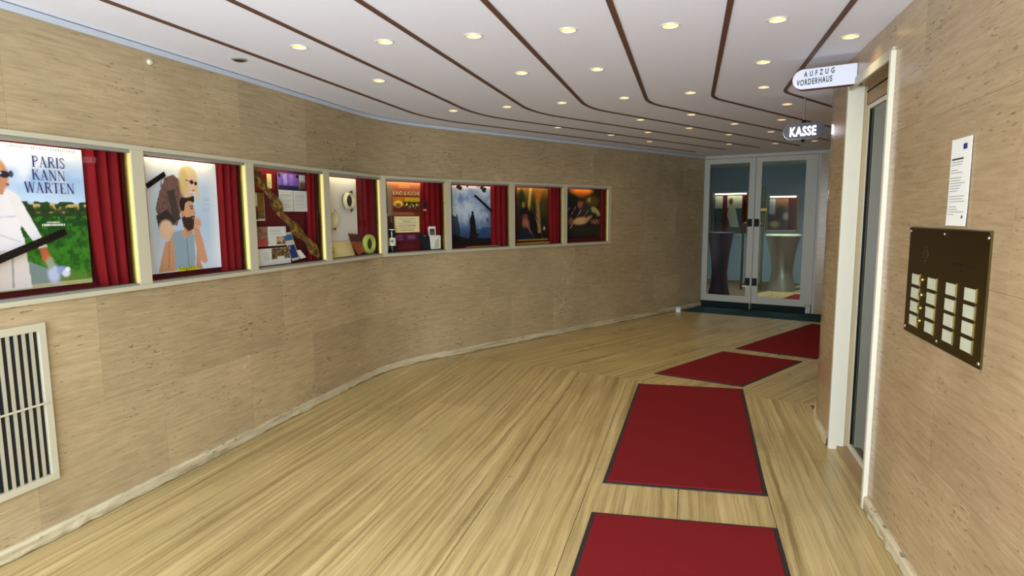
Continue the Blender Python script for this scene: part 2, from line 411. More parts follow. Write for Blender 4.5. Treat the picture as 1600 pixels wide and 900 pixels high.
outer += [DF(-.1,.02,H), DF(4.6,.02,H)]
outer += [PR(t,.1,H) for t in [TRE]+[YR+RR*TH*i/8 for i in range(8,-1,-1)]+[YB]]
loops = [[Vector(p) for p in outer]]
for _, L in LIGHTS:
    for x, y in L: loops.append([Vector((x+RH*math.cos(-2*math.pi*i/16), y+RH*math.sin(-2*math.pi*i/16), H)) for i in range(16)])
tri = tessellate_polygon(loops); flat = [p for l in loops for p in l]
m = MB(); m.add(flat, tri)
n0 = len(outer); m.add([(p.x,p.y,H+.15) for p in loops[0]], [tuple(range(n0))])
ceiling = tag(m.build('ceiling', 'ceiling_paint'), kind='structure', label='white plaster ceiling with curving brown strips')
near_off = [.44,.965,1.50,2.03,2.56,3.08,3.61]; far_off = [.32,.79,1.24,1.73,2.23,2.72,3.215]; rad = [1.7,1.6,1.4,1.1,.8,.55,.42]
ends = [9.90,9.70,9.58,9.48,9.3,9.1,8.9]
names = ['first','second','third','fourth','fifth','sixth','seventh']
for i in range(7):
    x = XL+near_off[i]; c = -5.37+far_off[i]
    yc = (N2.x*x-c)/(-N2.y); R = rad[i]; T = R*math.tan(TH/2)
    def PS(t, d, z, x=x, yc=yc, R=R, T=T):
        y0 = yc-T
        if t < y0: a, px, py = 0, x, t
        else:
            a = min((t-y0)/R, TH); px = x+R*(1-math.cos(a)); py = y0+R*math.sin(a)
            if t > y0+R*TH: px += (t-y0-R*TH)*D2.x; py += (t-y0-R*TH)*D2.y
        return (px-d*math.cos(a), py+d*math.sin(a), z)
    te = yc-T+R*TH
    Q = Vector(PS(te,0,0)[:2]); tend = te+(ends[i]-Q.y)/D2.y
    m = MB(); m.sweep(PS, YB, yc-T, -.014, .014, H-.006, H+.004, 1); m.sweep(PS, yc-T, te, -.014, .014, H-.006, H+.004, 16); m.sweep(PS, te, tend, -.014, .014, H-.006, H+.004, 1)
    tag(m.build('trim_%d' % (i+1), 'strip_brown'), kind='structure', label='%s brown ceiling strip from the showcase wall' % names[i])
ordn = ['nearest the camera','second from the camera','third from the camera','fourth from the camera','fifth from the camera','sixth from the camera','seventh from the camera']
proto = None
lane_txt = {1:'between first and second brown strips',2:'between second and third brown strips',3:'between third and fourth brown strips',4:'between fourth and fifth brown strips',5:'between fifth and sixth brown strips',6:'between sixth and seventh brown strips',7:'beside the stone wall past the seventh strip'}
def downlight(x, y, z, label, group='recessed ceiling downlights', beam='downlight_beam', watts=None, colour=(1, .80, .48)):
    t = thing('recessed_downlight', (x,y,z), label, 'ceiling light', group)
    global proto
    if proto is None:
        rim = part('trim_ring', 'sign_white', t, lambda m: m.lathe([(RH-.002,.001),(RH-.001,-.003),(RH+.006,-.004),(RH+.010,0)], (x,y,z), n=24), True)
        cup = part('reflector', 'cup_white', t, lambda m: m.lathe([(.0,.06),(.026,.058),(.036,.035),(RH,.0)], (x,y,z), n=24), True)
        bul = part('bulb', 'bulb', t, lambda m: m.lathe([(.0,.002),(.012,.004),(.021,.014),(.024,.028),(.018,.042),(0,.048)], (x,y,z), n=16), True)
        proto = (rim, cup, bul)
    else:
        for o in proto:
            c = o.copy(); COL.objects.link(c); c.parent = t
    ld = bpy.data.lights.get(beam)
    if ld is None:
        ld = bpy.data.lights.new(beam, 'SPOT'); ld.energy = watts or SPOT_W; ld.color = colour; ld.spot_size = math.radians(140); ld.spot_blend = .9; ld.shadow_soft_size = .045
    lo = bpy.data.objects.new('beam', ld); COL.objects.link(lo); lo.parent = t; lo.location = (0,0,-.008)
    return t
for lane, L in LIGHTS:
    for i, (x, y) in enumerate(L):
        lab = 'recessed downlight %s, %s' % (lane_txt[lane], ordn[i]) if len(L) > 1 else 'recessed downlight %s' % lane_txt[lane]
        downlight(x, y, H, lab)
t = thing('ceiling_sensor', (-2.65,3.23,H), 'flat dark round sensor on the ceiling beside the showcase wall', 'sensor')
part('housing', 'smoke_black', t, lambda m: m.lathe([(0,-.012),(.026,-.012),(.034,-.006),(.036,0)], t.location, n=24), True)
part('ring', 'track_grey', t, lambda m: m.lathe([(.034,-.007),(.042,-.006),(.046,0)], t.location, n=24), True)

# ------------------------------------------------------------------ showcases
def case_frame(k):
    A = Vector(PL(MU[k],0,0)[:2]); B = Vector(PL(MU[k+1],0,0)[:2]); e = (B-A); w = e.length; e.normalize()
    return frame(A, e, (-e.y, e.x)), w
OZ0, OZ1 = 1.188, 1.900
nth = ['leftmost','second','third','fourth','fifth','sixth','seventh','rightmost']
what = ['with summer landscape poster','with pale shoulder-ride poster','crowded with cards and film band','with film reels on white paper','with dark bottle and restaurant poster','with stormy blue poster','with dark gold poster','with dark painting poster']
CASES = []
def smooth_box(m, F, a0, a1, d0, d1, z0, z1): m.fbox(F, a0, a1, d0, d1, z0, z1)
for k in range(8):
    F, w = case_frame(k); CASES.append((F, w))
    c = thing('wall_showcase', F(w/2,.02,OZ0-.03), '%s lit showcase on the curved wall, %s' % (nth[k], what[k]), 'showcase', 'showcases along the curved wall')
    part('top_rail', 'cream_paint', c, lambda m: m.fbox(F,-.026,w-(.026 if k < 7 else -.03),-.014,.06,OZ1+.018,OZ1+.042))
    part('glass_track', 'track_grey', c, lambda m: m.fbox(F,.05,w-.02,-.006,.04,OZ1,OZ1+.018))
    part('bottom_rail', 'cream_paint', c, lambda m: m.fbox(F,-.026,w-(.026 if k < 7 else -.03),-.018,.06,OZ0-.034,OZ0-.010))
    part('glass_track', 'track_grey', c, lambda m: m.fbox(F,.05,w-.02,-.006,.04,OZ0-.010,OZ0))
    def mull(m, a): m.fbox(F, a-.026, a+.052, -.012, .05, OZ0-.010, OZ1+.018)
    part('mullion', 'cream_paint', c, lambda m: mull(m, 0))
    if k == 7: part('mullion', 'cream_paint', c, lambda m: m.fbox(F, w-.026, w+.03, -.012, .05, OZ0-.010, OZ1+.018))
    part('back_panel', 'lining', c, lambda m: m.fbox(F,.0,w+.03,.142,.15,OZ0-.03,OZ1+.08))
    part('side_panel', 'box_brown', c, lambda m: m.fbox(F,.026,.030,.045,.145,OZ0-.02,OZ1+.08))
    if k == 7: part('side_panel', 'box_brown', c, lambda m: m.fbox(F,w+.02,w+.024,.045,.145,OZ0-.02,OZ1+.08))
    part('shelf', 'lining', c, lambda m: m.fbox(F,.0,w+.03,.03,.145,OZ0-.03,OZ0-.004))
    part('top_panel', 'box_brown', c, lambda m: m.fbox(F,.0,w+.03,.05,.15,OZ1+.08,OZ1+.09))
    part('light_tube', 'tube_light', c, lambda m: m.tube([F(.12,.07,OZ1+.035),F(w-.22,.07,OZ1+.035)], .010, 10), True)
    part('glass_pane', 'case_glass', c, lambda m: m.fbox(F,.05,w-.038,.010,.014,OZ0-.002,OZ1+.002))
    def edge(m):
        n = 8; prof = [(w-.025-.012*math.sin(math.pi*i/n), -.004+.066*i/n) for i in range(n+1)]
        m.add([F(a,d,z) for z in (OZ0,OZ1+.01) for a,d in prof], [(i,i+1,n+2+i,n+1+i) for i in range(n)])
    part('brass_edge', 'brass', c, edge, True)

# ------------------------------------------------------------------ printed things: painted onto a fine grid
class Art:
    def __init__(s, a0, a1, z0, z1, step, base, seed=1):
        s.na = max(2, int((a1-a0)/step)); s.nz = max(2, int((z1-z0)/step))
        s.a = np.linspace(a0,a1,s.na+1); s.z = np.linspace(z0,z1,s.nz+1)
        s.A, s.Z = np.meshgrid(s.a, s.z); s.C = np.ones(s.A.shape+(3,))*np.array(lin(base)); s.r = np.random.RandomState(seed)
        s.box = (a0,a1,z0,z1)
    def put(s, mask, c, k=1.0):
        mk = (np.clip(mask.astype(float),0,1)*k)[...,None]; s.C = s.C*(1-mk)+np.array(lin(c))*mk
    def grad(s, stops):
        zs = [p for p,_ in stops]; cs = np.array([lin(c) for _,c in stops])
        for i in range(3): s.C[...,i] = np.interp(s.Z, zs, cs[:,i])
    def poly(s, pts, c, k=1.0):
        ins = np.zeros(s.A.shape, bool); n = len(pts)
        for i in range(n):
            (x0,y0),(x1,y1) = pts[i], pts[(i+1)%n]
            if y0 == y1: continue
            cond = ((y0 > s.Z) != (y1 > s.Z)) & (s.A < (x1-x0)*(s.Z-y0)/(y1-y0)+x0); ins ^= cond
        s.put(ins, c, k)
    def ell(s, ca, cz, ra, rz, c, k=1.0, soft=.15, rot=0):
        co, si = math.cos(rot), math.sin(rot); x = (s.A-ca)*co+(s.Z-cz)*si; y = -(s.A-ca)*si+(s.Z-cz)*co
        q = np.sqrt((x/ra)**2+(y/rz)**2); s.put(np.clip((1+soft-q)/(2*soft),0,1), c, k)
    def rect(s, a0, a1, z0, z1, c, k=1.0): s.put((s.A>=a0)&(s.A<=a1)&(s.Z>=z0)&(s.Z<=z1), c, k)
    def line(s, p, q, w, c, k=1.0):
        p, q = np.array(p), np.array(q); d = q-p; L2 = (d**2).sum()
        t = np.clip(((s.A-p[0])*d[0]+(s.Z-p[1])*d[1])/L2,0,1); r = np.hypot(s.A-p[0]-t*d[0], s.Z-p[1]-t*d[1])
        s.put(np.clip((w/2-r)/(w*.25)+.5,0,1), c, k)
    def noise(s, fa, fz):
        n = s.r.rand(int(fz)+3, int(fa)+3); u = (s.A-s.box[0])/(s.box[1]-s.box[0])*fa; v = (s.Z-s.box[2])/(s.box[3]-s.box[2])*fz
        i, j = v.astype(int), u.astype(int); y, x = v-i, u-j; x = x*x*(3-2*x); y = y*y*(3-2*y)
        return (n[i,j]*(1-x)+n[i,j+1]*x)*(1-y)+(n[i+1,j]*(1-x)+n[i+1,j+1]*x)*y
    def mottle(s, amp, *fs):
        t = sum(s.noise(*f)/(i+1) for i,f in enumerate(fs))/sum(1/(i+1) for i in range(len(fs)))
        s.C *= np.clip(1+amp*(t-.5)*2,0,3)[...,None]
    def lines(s, a0, a1, z0, z1, n, c, k=.8, fill=.5, seed=3):
        r = random.Random(seed); h = (z1-z0)/n
        for i in range(n):
            s.rect(a0, a0+(a1-a0)*(.6+.4*r.random()), z1-(i+fill)*h, z1-i*h, c, k)
    def sheet(s, name, F, d, parent=None, curl=None):
        nv = s.A.size; na1 = s.na+1
        vs = []
        for i in range(s.nz+1):
            for j in range(na1):
                dd = d+(curl(s.a[j], s.z[i]) if curl else 0); vs.append(F(s.a[j], dd, s.z[i]))
        fs = [(i*na1+j, i*na1+j+1, (i+1)*na1+j+1, (i+1)*na1+j) for i in range(s.nz) for j in range(s.na)]
        o = (parent.location if parent else (0,0,0))
        me = bpy.data.meshes.new(name); me.from_pydata([(p[0]-o[0],p[1]-o[1],p[2]-o[2]) for p in vs], [], fs)
        at = me.color_attributes.new('print', 'FLOAT_COLOR', 'POINT')
        cc = np.concatenate([np.clip(s.C,0,1).reshape(-1,3), np.ones((nv,1))],1).astype(np.float32); at.data.foreach_set('color', cc.ravel())
        me.materials.append(MATS['print']); me.polygons.foreach_set('use_smooth', [True]*len(fs))
        ob = bpy.data.objects.new(name, me); COL.objects.link(ob)
        if parent: ob.parent = parent
        return ob
GLY = {  # serif capitals as strokes (x0,y0,x1,y1,width) in a unit-high box; curves as point lists
 'P':(.62,[(.16,0,.16,1,.15),(.02,.02,.30,.02,.04),(.02,.98,.30,.98,.04)],[([(.2,.97),(.42,.97),(.56,.86),(.56,.66),(.42,.53),(.2,.52)],.085)]),
 'R':(.74,[(.16,0,.16,1,.15),(.02,.02,.30,.02,.04),(.02,.98,.30,.98,.04),(.36,.52,.66,.02,.13),(.58,.02,.74,.02,.04)],[([(.2,.97),(.42,.97),(.55,.86),(.55,.67),(.42,.53),(.2,.52)],.085)]),
 'A':(.80,[(.40,1,.14,.02,.05),(.38,1,.66,.02,.14),(.22,.34,.56,.34,.04),(.03,.02,.26,.02,.04),(.54,.02,.79,.02,.04)],[]),
 'I':(.34,[(.17,0,.17,1,.15),(.03,.02,.31,.02,.04),(.03,.98,.31,.98,.04)],[]),
 'S':(.54,[],[([(.46,.80),(.40,.95),(.24,.98),(.11,.90),(.09,.74),(.22,.60),(.38,.46),(.47,.30),(.42,.10),(.26,.02),(.12,.07),(.07,.24)],.10)]),
 'K':(.76,[(.16,0,.16,1,.15),(.02,.02,.30,.02,.04),(.02,.98,.30,.98,.04),(.60,.97,.20,.45,.05),(.34,.62,.66,.02,.13),(.50,.98,.70,.98,.04),(.55,.02,.76,.02,.04)],[]),
 'N':(.84,[(.14,0,.14,1,.05),(.14,1,.68,0,.14),(.68,0,.68,1,.05),(.02,.02,.26,.02,.04),(.02,.98,.18,.98,.04),(.57,.98,.80,.98,.04)],[]),
 'W':(.96,[(.10,1,.32,0,.14),(.32,0,.52,1,.05),(.50,1,.72,0,.14),(.72,0,.92,1,.05),(.01,.98,.22,.98,.04),(.41,.98,.60,.98,.04),(.84,.98,1.02,.98,.04)],[]),
 'T':(.66,[(.33,0,.33,1,.15),(.05,.98,.61,.98,.05),(.05,.98,.05,.82,.05),(.61,.98,.61,.82,.05),(.21,.02,.45,.02,.04)],[]),
 'E':(.62,[(.16,0,.16,1,.15),(.04,.02,.55,.02,.05),(.04,.98,.52,.98,.05),(.16,.52,.42,.52,.05),(.55,.02,.55,.20,.05),(.52,.98,.52,.82,.05)],[])}
def serif_word(word, F, a0, a1, z0, z1, d, mat, parent):
    tot = sum(GLY[c][0] for c in word)+.04*(len(word)-1); k = (a1-a0)/tot; hz = z1-z0; x = 0; m = MB()
    def seg(p, q, w0):
        (xa,ya),(xb,yb) = p, q; dx, dy = xb-xa, yb-ya; l = math.hypot(dx,dy) or 1; nx, ny = -dy/l*w0/2, dx/l*w0/2
        m.add([F(a0+(x+u)*k, d, z0+v*hz) for u,v in ((xa+nx,ya+ny),(xb+nx,yb+ny),(xb-nx,yb-ny),(xa-nx,ya-ny))], [(0,1,2,3)])
    for c in word:
        w_, st, cv = GLY[c]
        for s_ in st: seg(s_[:2], s_[2:4], s_[4])
        for pts, w0 in cv:
            for p, q in zip(pts[:-1], pts[1:]): seg(p, q, w0)
        x += w_+.04
    return m.build('title_lettering', mat, parent)

def poster_thing(k, name, label, art, d, bow=.006, cat='poster', group='film posters in the showcases'):
    F, w = CASES[k]; a0, a1, z0, z1 = art.box
    t = thing(name, F((a0+a1)/2, d, z0), label, cat, group)
    art.sheet('printed_sheet', F, d, t, lambda a, z: bow*math.sin(3.1*(a-a0)/(a1-a0))*math.cos(2*(z-z0)/(z1-z0)))
    return t, F
# --- leftmost poster: sky, village, meadow, figure in white
SKIN = (196,140,104)
a = Art(.045,.70,1.212,1.898,.0040,(200,220,240),1)
a.grad([(1.21,(120,140,60)),(1.30,(40,104,22)),(1.45,(34,92,22)),(1.55,(20,62,24)),(1.60,(60,84,40)),(1.63,(190,214,238)),(1.74,(158,194,232)),(1.82,(206,222,240)),(1.9,(252,250,246))])  # top stop near white: the tube's glare put into the print
a.mottle(.10,(6,6),(14,20)); sky = a.Z > 1.63
cl_ = a.noise(5,7)*.6+a.noise(11,16)*.4; a.put(sky*np.clip((cl_-.5)*3,0,1), (236,242,250), .8)
veg = a.noise(26,60); a.put((a.Z>1.575)&(a.Z<1.632-.02*a.noise(30,4)), (196,172,92), .9); a.put((a.Z>1.575)&(a.Z<1.63)&(veg>.52), (34,64,30))
for q in range(16): a.ell(.39+.021*q, 1.585+.012*math.sin(q*2.3), .016, .016, (24,52,24), .9, .3)
gr = a.noise(62,54)*.45+a.noise(27,24)*.55; a.put((a.Z<1.56)&(gr>.55), (62,132,34), .55); a.put((a.Z<1.56)&(gr<.35), (14,54,18), .5)
a.poly([(.05,1.21),(.05,1.36),(.36,1.36),(.50,1.29),(.56,1.21)], (120,136,136), .9); a.put((a.Z<1.235), (196,188,140), .6)
a.poly([(.12,1.215),(.10,1.46),(.38,1.46),(.385,1.36),(.395,1.22)], (214,206,200)); a.line((.20,1.22),(.23,1.40),.012,(150,146,146)); a.line((.31,1.23),(.32,1.40),.010,(160,156,152))
a.poly([(.08,1.42),(.07,1.64),(.20,1.69),(.31,1.695),(.36,1.665),(.395,1.60),(.375,1.53),(.365,1.50),(.385,1.42),(.33,1.395),(.22,1.41)], (236,234,238)); a.poly([(.31,1.69),(.37,1.655),(.46,1.46),(.485,1.41),(.445,1.40),(.40,1.47),(.355,1.545)], (232,230,230))
a.line((.18,1.55),(.35,1.56),.006,(196,204,226)); a.line((.26,1.48),(.36,1.44),.006,(206,206,214))
a.poly([(.445,1.405),(.475,1.41),(.498,1.36),(.48,1.325),(.455,1.345)], (182,96,60))
a.ell(.27,1.745,.062,.085,SKIN,1,.1); a.ell(.23,1.79,.07,.07,(206,170,104),1,.2); a.poly([(.24,1.69),(.31,1.70),(.305,1.66),(.24,1.66)],SKIN)
a.ell(.315,1.752,.026,.016,(36,34,50),1,.1); a.ell(.345,1.755,.010,.016,(60,60,80),1,.1); a.line((.25,1.76),(.30,1.757),.007,(240,240,240)); a.ell(.326,1.706,.008,.006,(150,60,60))
for (x,z,rx,rz,c) in ((.505,1.275,.03,.045,(186,196,226)),(.545,1.29,.026,.02,(140,156,206)),(.565,1.272,.02,.018,(216,222,236)),(.49,1.33,.02,.03,(150,160,130)),(.575,1.292,.013,.012,(236,240,248))): a.ell(x,z,rx,rz,c,.9,.3)
t, F = poster_thing(0, 'film_poster', 'summer landscape poster titled PARIS KANN WARTEN with a figure in white', a, .10)
serif_word('PARIS', F, .437,.599,1.795,1.847,.0915,'title_ink',t); serif_word('KANN', F, .432,.598,1.734,1.784,.0915,'title_ink',t); serif_word('WARTEN', F, .392,.640,1.672,1.723,.0915,'title_ink',t)
for (a0,a1,z0,n,sd) in ((.335,.42,1.879,9,1),(.44,.52,1.879,8,2),(.535,.66,1.879,11,5)):
    m = MB(); r_ = random.Random(sd)
    for i in range(n):
        x0 = a0+(a1-a0)*i/n; m.fbox(F, x0, x0+(a1-a0)/n*(.3+.4*r_.random()), .0918, .0922, z0, z0+.012)
    m.build('credit_lettering', 'soft_ink', t)
for (z0,z1,a0,a1,n) in ((1.527,1.533,.485,.55,10),(1.512,1.523,.46,.577,14)):
    m = MB(); r_ = random.Random(n)
    for i in range(n):
        x0 = a0+(a1-a0)*i/n; m.fbox(F, x0, x0+(a1-a0)/n*(.45+.35*r_.random()), .0918, .0922, z0, z1)
    m.build('credit_lettering', 'paper', t)
# --- second poster: child on an adult's shoulders, caption in yellow
a = Art(.155,.715,1.217,1.899,.0040,(220,230,240),2)
a.grad([(1.2,(206,220,236)),(1.5,(176,202,228)),(1.75,(196,216,236)),(1.84,(240,244,246)),(1.9,(255,253,240))]); a.put(np.clip((a.A-.62)/.09,0,1),(236,242,248),.8); a.put(np.clip((.22-a.A)/.06,0,1),(226,230,240),.7)  # whitened upper stops paint in the light of the tube overhead
a.poly([(.245,1.52),(.215,1.60),(.25,1.70),(.30,1.79),(.36,1.81),(.42,1.77),(.44,1.68),(.40,1.58),(.37,1.50)],(120,88,84)); a.put((a.noise(40,46)>.56)&(a.A>.22)&(a.A<.42)&(a.Z>1.55)&(a.Z<1.79)&(np.abs(a.A-.33-(a.Z-1.68)*.3)<.09),(88,70,66),.7)
a.poly([(.31,1.71),(.36,1.72),(.385,1.60),(.40,1.54),(.34,1.52)],(64,60,56)); a.poly([(.215,1.56),(.30,1.60),(.36,1.53),(.30,1.45),(.23,1.48)],(50,44,44))
a.ell(.285,1.475,.055,.06,(222,190,160),1,.15); a.ell(.335,1.43,.03,.045,(214,176,144),1,.2)
a.ell(.475,1.80,.075,.072,(226,206,150),1,.12); a.ell(.50,1.765,.052,.055,(228,192,158),1,.15); a.ell(.44,1.76,.035,.09,(214,186,124),.9,.25); a.ell(.545,1.70,.018,.05,(222,198,140),.7,.3)
a.ell(.502,1.772,.015,.014,(26,26,34),1,.12); a.ell(.535,1.764,.012,.013,(26,26,34),1,.12); a.line((.455,1.782),(.52,1.770),.005,(26,26,34)); a.ell(.515,1.72,.012,.005,(176,90,84))
a.poly([(.34,1.46),(.30,1.40),(.285,1.24),(.36,1.225),(.49,1.222),(.50,1.30),(.50,1.44),(.45,1.47),(.38,1.47)],(142,166,182)); a.line((.435,1.46),(.445,1.23),.008,(112,134,150)); a.poly([(.395,1.47),(.43,1.41),(.465,1.47)],(196,150,116))
a.poly([(.206,1.225),(.235,1.31),(.27,1.40),(.33,1.42),(.335,1.33),(.335,1.222)],(198,150,114)); a.line((.285,1.24),(.30,1.40),.006,(160,112,84)); a.poly([(.49,1.50),(.53,1.52),(.57,1.40),(.60,1.27),(.575,1.25),(.53,1.28),(.505,1.40)],(200,152,118)); a.poly([(.50,1.24),(.515,1.36),(.545,1.25),(.56,1.22),(.50,1.222)],(196,148,112))
a.poly([(.40,1.60),(.415,1.655),(.50,1.66),(.508,1.62),(.512,1.60),(.526,1.573),(.512,1.564),(.514,1.545),(.507,1.53),(.497,1.482),(.455,1.468),(.42,1.49),(.405,1.55)],(206,158,124))
a.poly([(.41,1.50),(.44,1.44),(.49,1.45),(.485,1.50)],(190,140,108))
a.poly([(.418,1.585),(.438,1.55),(.468,1.552),(.492,1.560),(.514,1.558),(.511,1.550),(.490,1.548),(.493,1.540),(.510,1.538),(.506,1.51),(.496,1.476),(.455,1.464),(.42,1.495),(.408,1.545)],(58,42,34)); a.ell(.505,1.544,.010,.004,(176,110,96))
a.poly([(.405,1.59),(.396,1.645),(.425,1.69),(.475,1.704),(.516,1.682),(.513,1.642),(.475,1.655),(.442,1.640),(.432,1.60),(.424,1.58)],(36,28,26)); a.ell(.418,1.572,.012,.02,(196,144,112),1,.2); a.ell(.492,1.606,.010,.005,(40,30,28)); a.line((.476,1.620),(.506,1.619),.006,(44,34,30))
a.ell(.535,1.515,.028,.034,(212,166,132),1,.2); a.line((.515,1.525),(.555,1.52),.004,(170,122,94)); a.line((.515,1.51),(.555,1.505),.004,(170,122,94)); a.ell(.47,1.69,.045,.014,(224,190,158),1,.25,.2)
for zz in (1.668,1.655,1.632,1.606,1.592): a.rect(.59,.645,zz,zz+.004,(150,166,190),.7)
t, F = poster_thing(1, 'film_poster', 'pale blue poster of a child on a bearded adult\'s shoulders', a, .10)
part('caption_block', 'yellow_print', t, lambda m: m.fbox(F,.340,.492,.0905,.0915,1.219,1.242))
text_on('begabt', F, .348,.484,1.219,1.247,.0900,'dark_print',t,'caption_lettering')
# --- fifth: restaurant cinema poster
a = Art(.150,.595,1.290,1.895,.0045,(110,30,24),3)
a.grad([(1.28,(84,24,60)),(1.38,(92,20,50)),(1.52,(120,44,36)),(1.60,(96,36,24)),(1.78,(140,60,40)),(1.86,(206,116,70)),(1.9,(240,150,100))]); a.put(np.clip((.26-a.A)/.08,0,1)*(a.Z>1.55),(164,150,120),.7)  # paler top stops carry the tube's light in the print colour
a.rect(.225,.36,1.66,1.745,(206,120,20)); a.ell(.295,1.672,.055,.036,(236,206,96),1,.12); a.ell(.295,1.664,.038,.02,(150,90,30),1,.2); a.rect(.37,.585,1.70,1.745,(196,160,28)); a.put((a.A>.37)&(a.A<.585)&(a.Z>1.62)&(a.Z<1.70),(60,48,18))
for q in range(9): a.ell(.385+.022*q,1.655+.018*math.sin(q*1.9),.010,.014,(226,206,150) if q%2 else (150,130,40),.9,.25)
a.rect(.215,.585,1.595,1.655,(84,30,24),.6); a.lines(.24,.575,1.552,1.592,4,(190,120,90),.8,.5); a.lines(.30,.50,1.835,1.868,3,(236,180,120),.6)
a.lines(.24,.36,1.30,1.36,4,(150,120,150),.5); a.lines(.41,.54,1.31,1.35,3,(150,120,150),.5)
t, F = poster_thing(4, 'event_poster', 'reddish event poster headed KINO and KÜCHE above food photographs', a, .10)
text_on('KINO & KÜCHE', F, .222,.576,1.765,1.812,.0915,'cream_paper',t,'title_lettering')
# --- sixth: stormy blue
a = Art(.150,.712,1.214,1.886,.0045,(110,140,180),4)
a.grad([(1.2,(14,18,28)),(1.28,(30,48,76)),(1.40,(60,92,130)),(1.50,(150,176,200)),(1.62,(170,190,210)),(1.75,(120,148,184)),(1.84,(150,164,190)),(1.89,(228,208,210))])  # pale last stop is tube light painted along the top edge
c_ = a.noise(4,5)*.5+a.noise(9,10)*.3+a.noise(20,22)*.2; a.put(np.clip((c_-.5)*3.4,0,1)*(a.Z>1.4),(206,216,226),.8); a.put(np.clip((.47-c_)*4,0,1)*(a.Z>1.35),(70,96,136),.8)
a.poly([(.15,1.30),(.15,1.56),(.20,1.54),(.215,1.585),(.23,1.53),(.25,1.44),(.26,1.36),(.24,1.30)],(24,36,62),.9); a.poly([(.58,1.42),(.71,1.41),(.71,1.24),(.52,1.26)],(36,66,104),.8)
a.put((a.Z<1.275+.03*a.noise(9,2)),(12,18,22)); a.poly([(.15,1.21),(.15,1.34),(.22,1.33),(.34,1.30),(.42,1.26),(.70,1.23),(.71,1.21)],(12,16,22))
a.ell(.443,1.583,.018,.022,(12,14,18),1,.12); a.poly([(.425,1.565),(.465,1.565),(.485,1.47),(.495,1.38),(.50,1.32),(.505,1.27),(.385,1.27),(.395,1.32),(.408,1.40),(.40,1.50)],(12,14,18)); a.line((.383,1.565),(.405,1.44),.006,(12,14,18)); a.ell(.515,1.33,.02,.018,(12,14,18)); a.ell(.665,1.505,.02,.025,(40,56,84),.8,.3)
t, F = poster_thing(5, 'film_poster', 'stormy blue poster with a lone dark robed silhouette on a ridge', a, .10)
# --- seventh: dark green and gold
a = Art(.19,.735,1.236,1.886,.0050,(40,40,22),5)
a.grad([(1.2,(50,36,14)),(1.27,(10,16,18)),(1.5,(30,38,20)),(1.75,(74,62,24)),(1.89,(150,110,40))]); a.mottle(.5,(6,7),(14,15)); a.put(np.clip(1-np.abs(a.A-.40-.12*(a.Z-1.7))/.035,0,1)*(a.Z>1.6),(226,196,90),.9); a.put(np.clip(1-np.abs(a.A-.56+.10*(a.Z-1.6))/.045,0,1)*(a.Z<1.75)*(a.Z>1.33),(176,150,90),.8)
a.ell(.56,1.80,.05,.07,(206,104,36),.8,.5); a.ell(.27,1.76,.05,.12,(22,40,24),.9,.3); a.ell(.33,1.56,.10,.12,(12,14,24),.95,.25); a.ell(.48,1.46,.07,.20,(14,16,22),.9,.3); a.ell(.30,1.68,.028,.035,(150,130,50),.9,.3); a.ell(.345,1.44,.055,.09,(164,104,76),.9,.35,.3); a.ell(.33,1.54,.05,.03,(110,60,60),.8,.4); a.ell(.32,1.32,.13,.09,(16,30,50),.95,.25); a.ell(.67,1.38,.016,.028,(214,170,140),.9,.3); a.ell(.68,1.31,.06,.06,(20,26,22),.9,.3); a.rect(.19,.735,1.236,1.252,(170,136,60),.8)
t, F = poster_thing(6, 'film_poster', 'dark poster with gold light streaks and huddled figures', a, .10)
# --- eighth: dark painting
a = Art(.125,.865,1.24,1.892,.0055,(24,24,16),6)
a.mottle(.5,(6,6),(15,13)); a.ell(.47,1.87,.20,.055,(206,110,28),.95,.35); a.ell(.45,1.81,.07,.03,(170,84,24),.8,.4); a.ell(.68,1.74,.14,.07,(96,80,34),.85,.4); a.ell(.62,1.755,.03,.03,(176,150,90),.8,.4)
a.ell(.40,1.56,.17,.14,(22,26,42),.95,.2); a.ell(.44,1.70,.055,.065,(150,96,64),.95,.25); a.ell(.43,1.76,.07,.035,(34,24,20),.9,.3); a.ell(.55,1.60,.14,.09,(52,50,50),.9,.3); a.ell(.76,1.60,.10,.045,(180,168,110),.9,.25,-.5); a.ell(.74,1.535,.055,.05,(44,30,24),.95,.25); a.ell(.45,1.47,.15,.05,(206,170,120),.95,.25,.08); a.ell(.60,1.50,.09,.025,(190,140,104),.9,.3,.4); a.ell(.25,1.47,.05,.05,(150,96,76),.7,.4); a.ell(.74,1.46,.08,.03,(150,100,76),.7,.4); a.ell(.50,1.34,.26,.08,(40,42,32),.9,.3)
t, F = poster_thing(7, 'film_poster', 'dark old-master style poster with an orange glow at its top', a, .10)

# --- curtains
def curtain(k, label, at0, at1, ab0, ab1, d0=.085, d1=.135, folds=4, z0=OZ0-.003, z1=OZ1+.075, seed=0):
    F, w = CASES[k]; na, nz = 28, 12; r = random.Random(seed); ph = [r.uniform(-.5,.5) for _ in range(6)]
    vs = []
    for s in (0, 1):
        for i in range(nz+1):
            v = i/nz; z = z0+(z1-z0)*v; e = v**.7
            A0 = ab0+(at0-ab0)*e; A1 = ab1+(at1-ab1)*e
            for j in range(na+1):
                u = j/na; f = .5+.5*math.sin(2*math.pi*folds*u+ph[0]+.8*math.sin(2.2*v+ph[1])); f = f*(.75+.25*math.sin(5*u+ph[2]))
                vs.append(F(A0+(A1-A0)*u, d0+(d1-d0-.004)*f+.003*s, z))
    o = (na+1)*(nz+1); fs = []
    for i in range(nz):
        for j in range(na):
            q = i*(na+1)+j; fs += [(q,q+1,q+na+2,q+na+1), (o+q,o+q+na+1,o+q+na+2,o+q+1)]
    c = MB().add(vs, fs).build('velvet_curtain', 'velvet', smooth=True)
    return tag(c, label, 'curtain', 'red velvet curtains in the showcases')
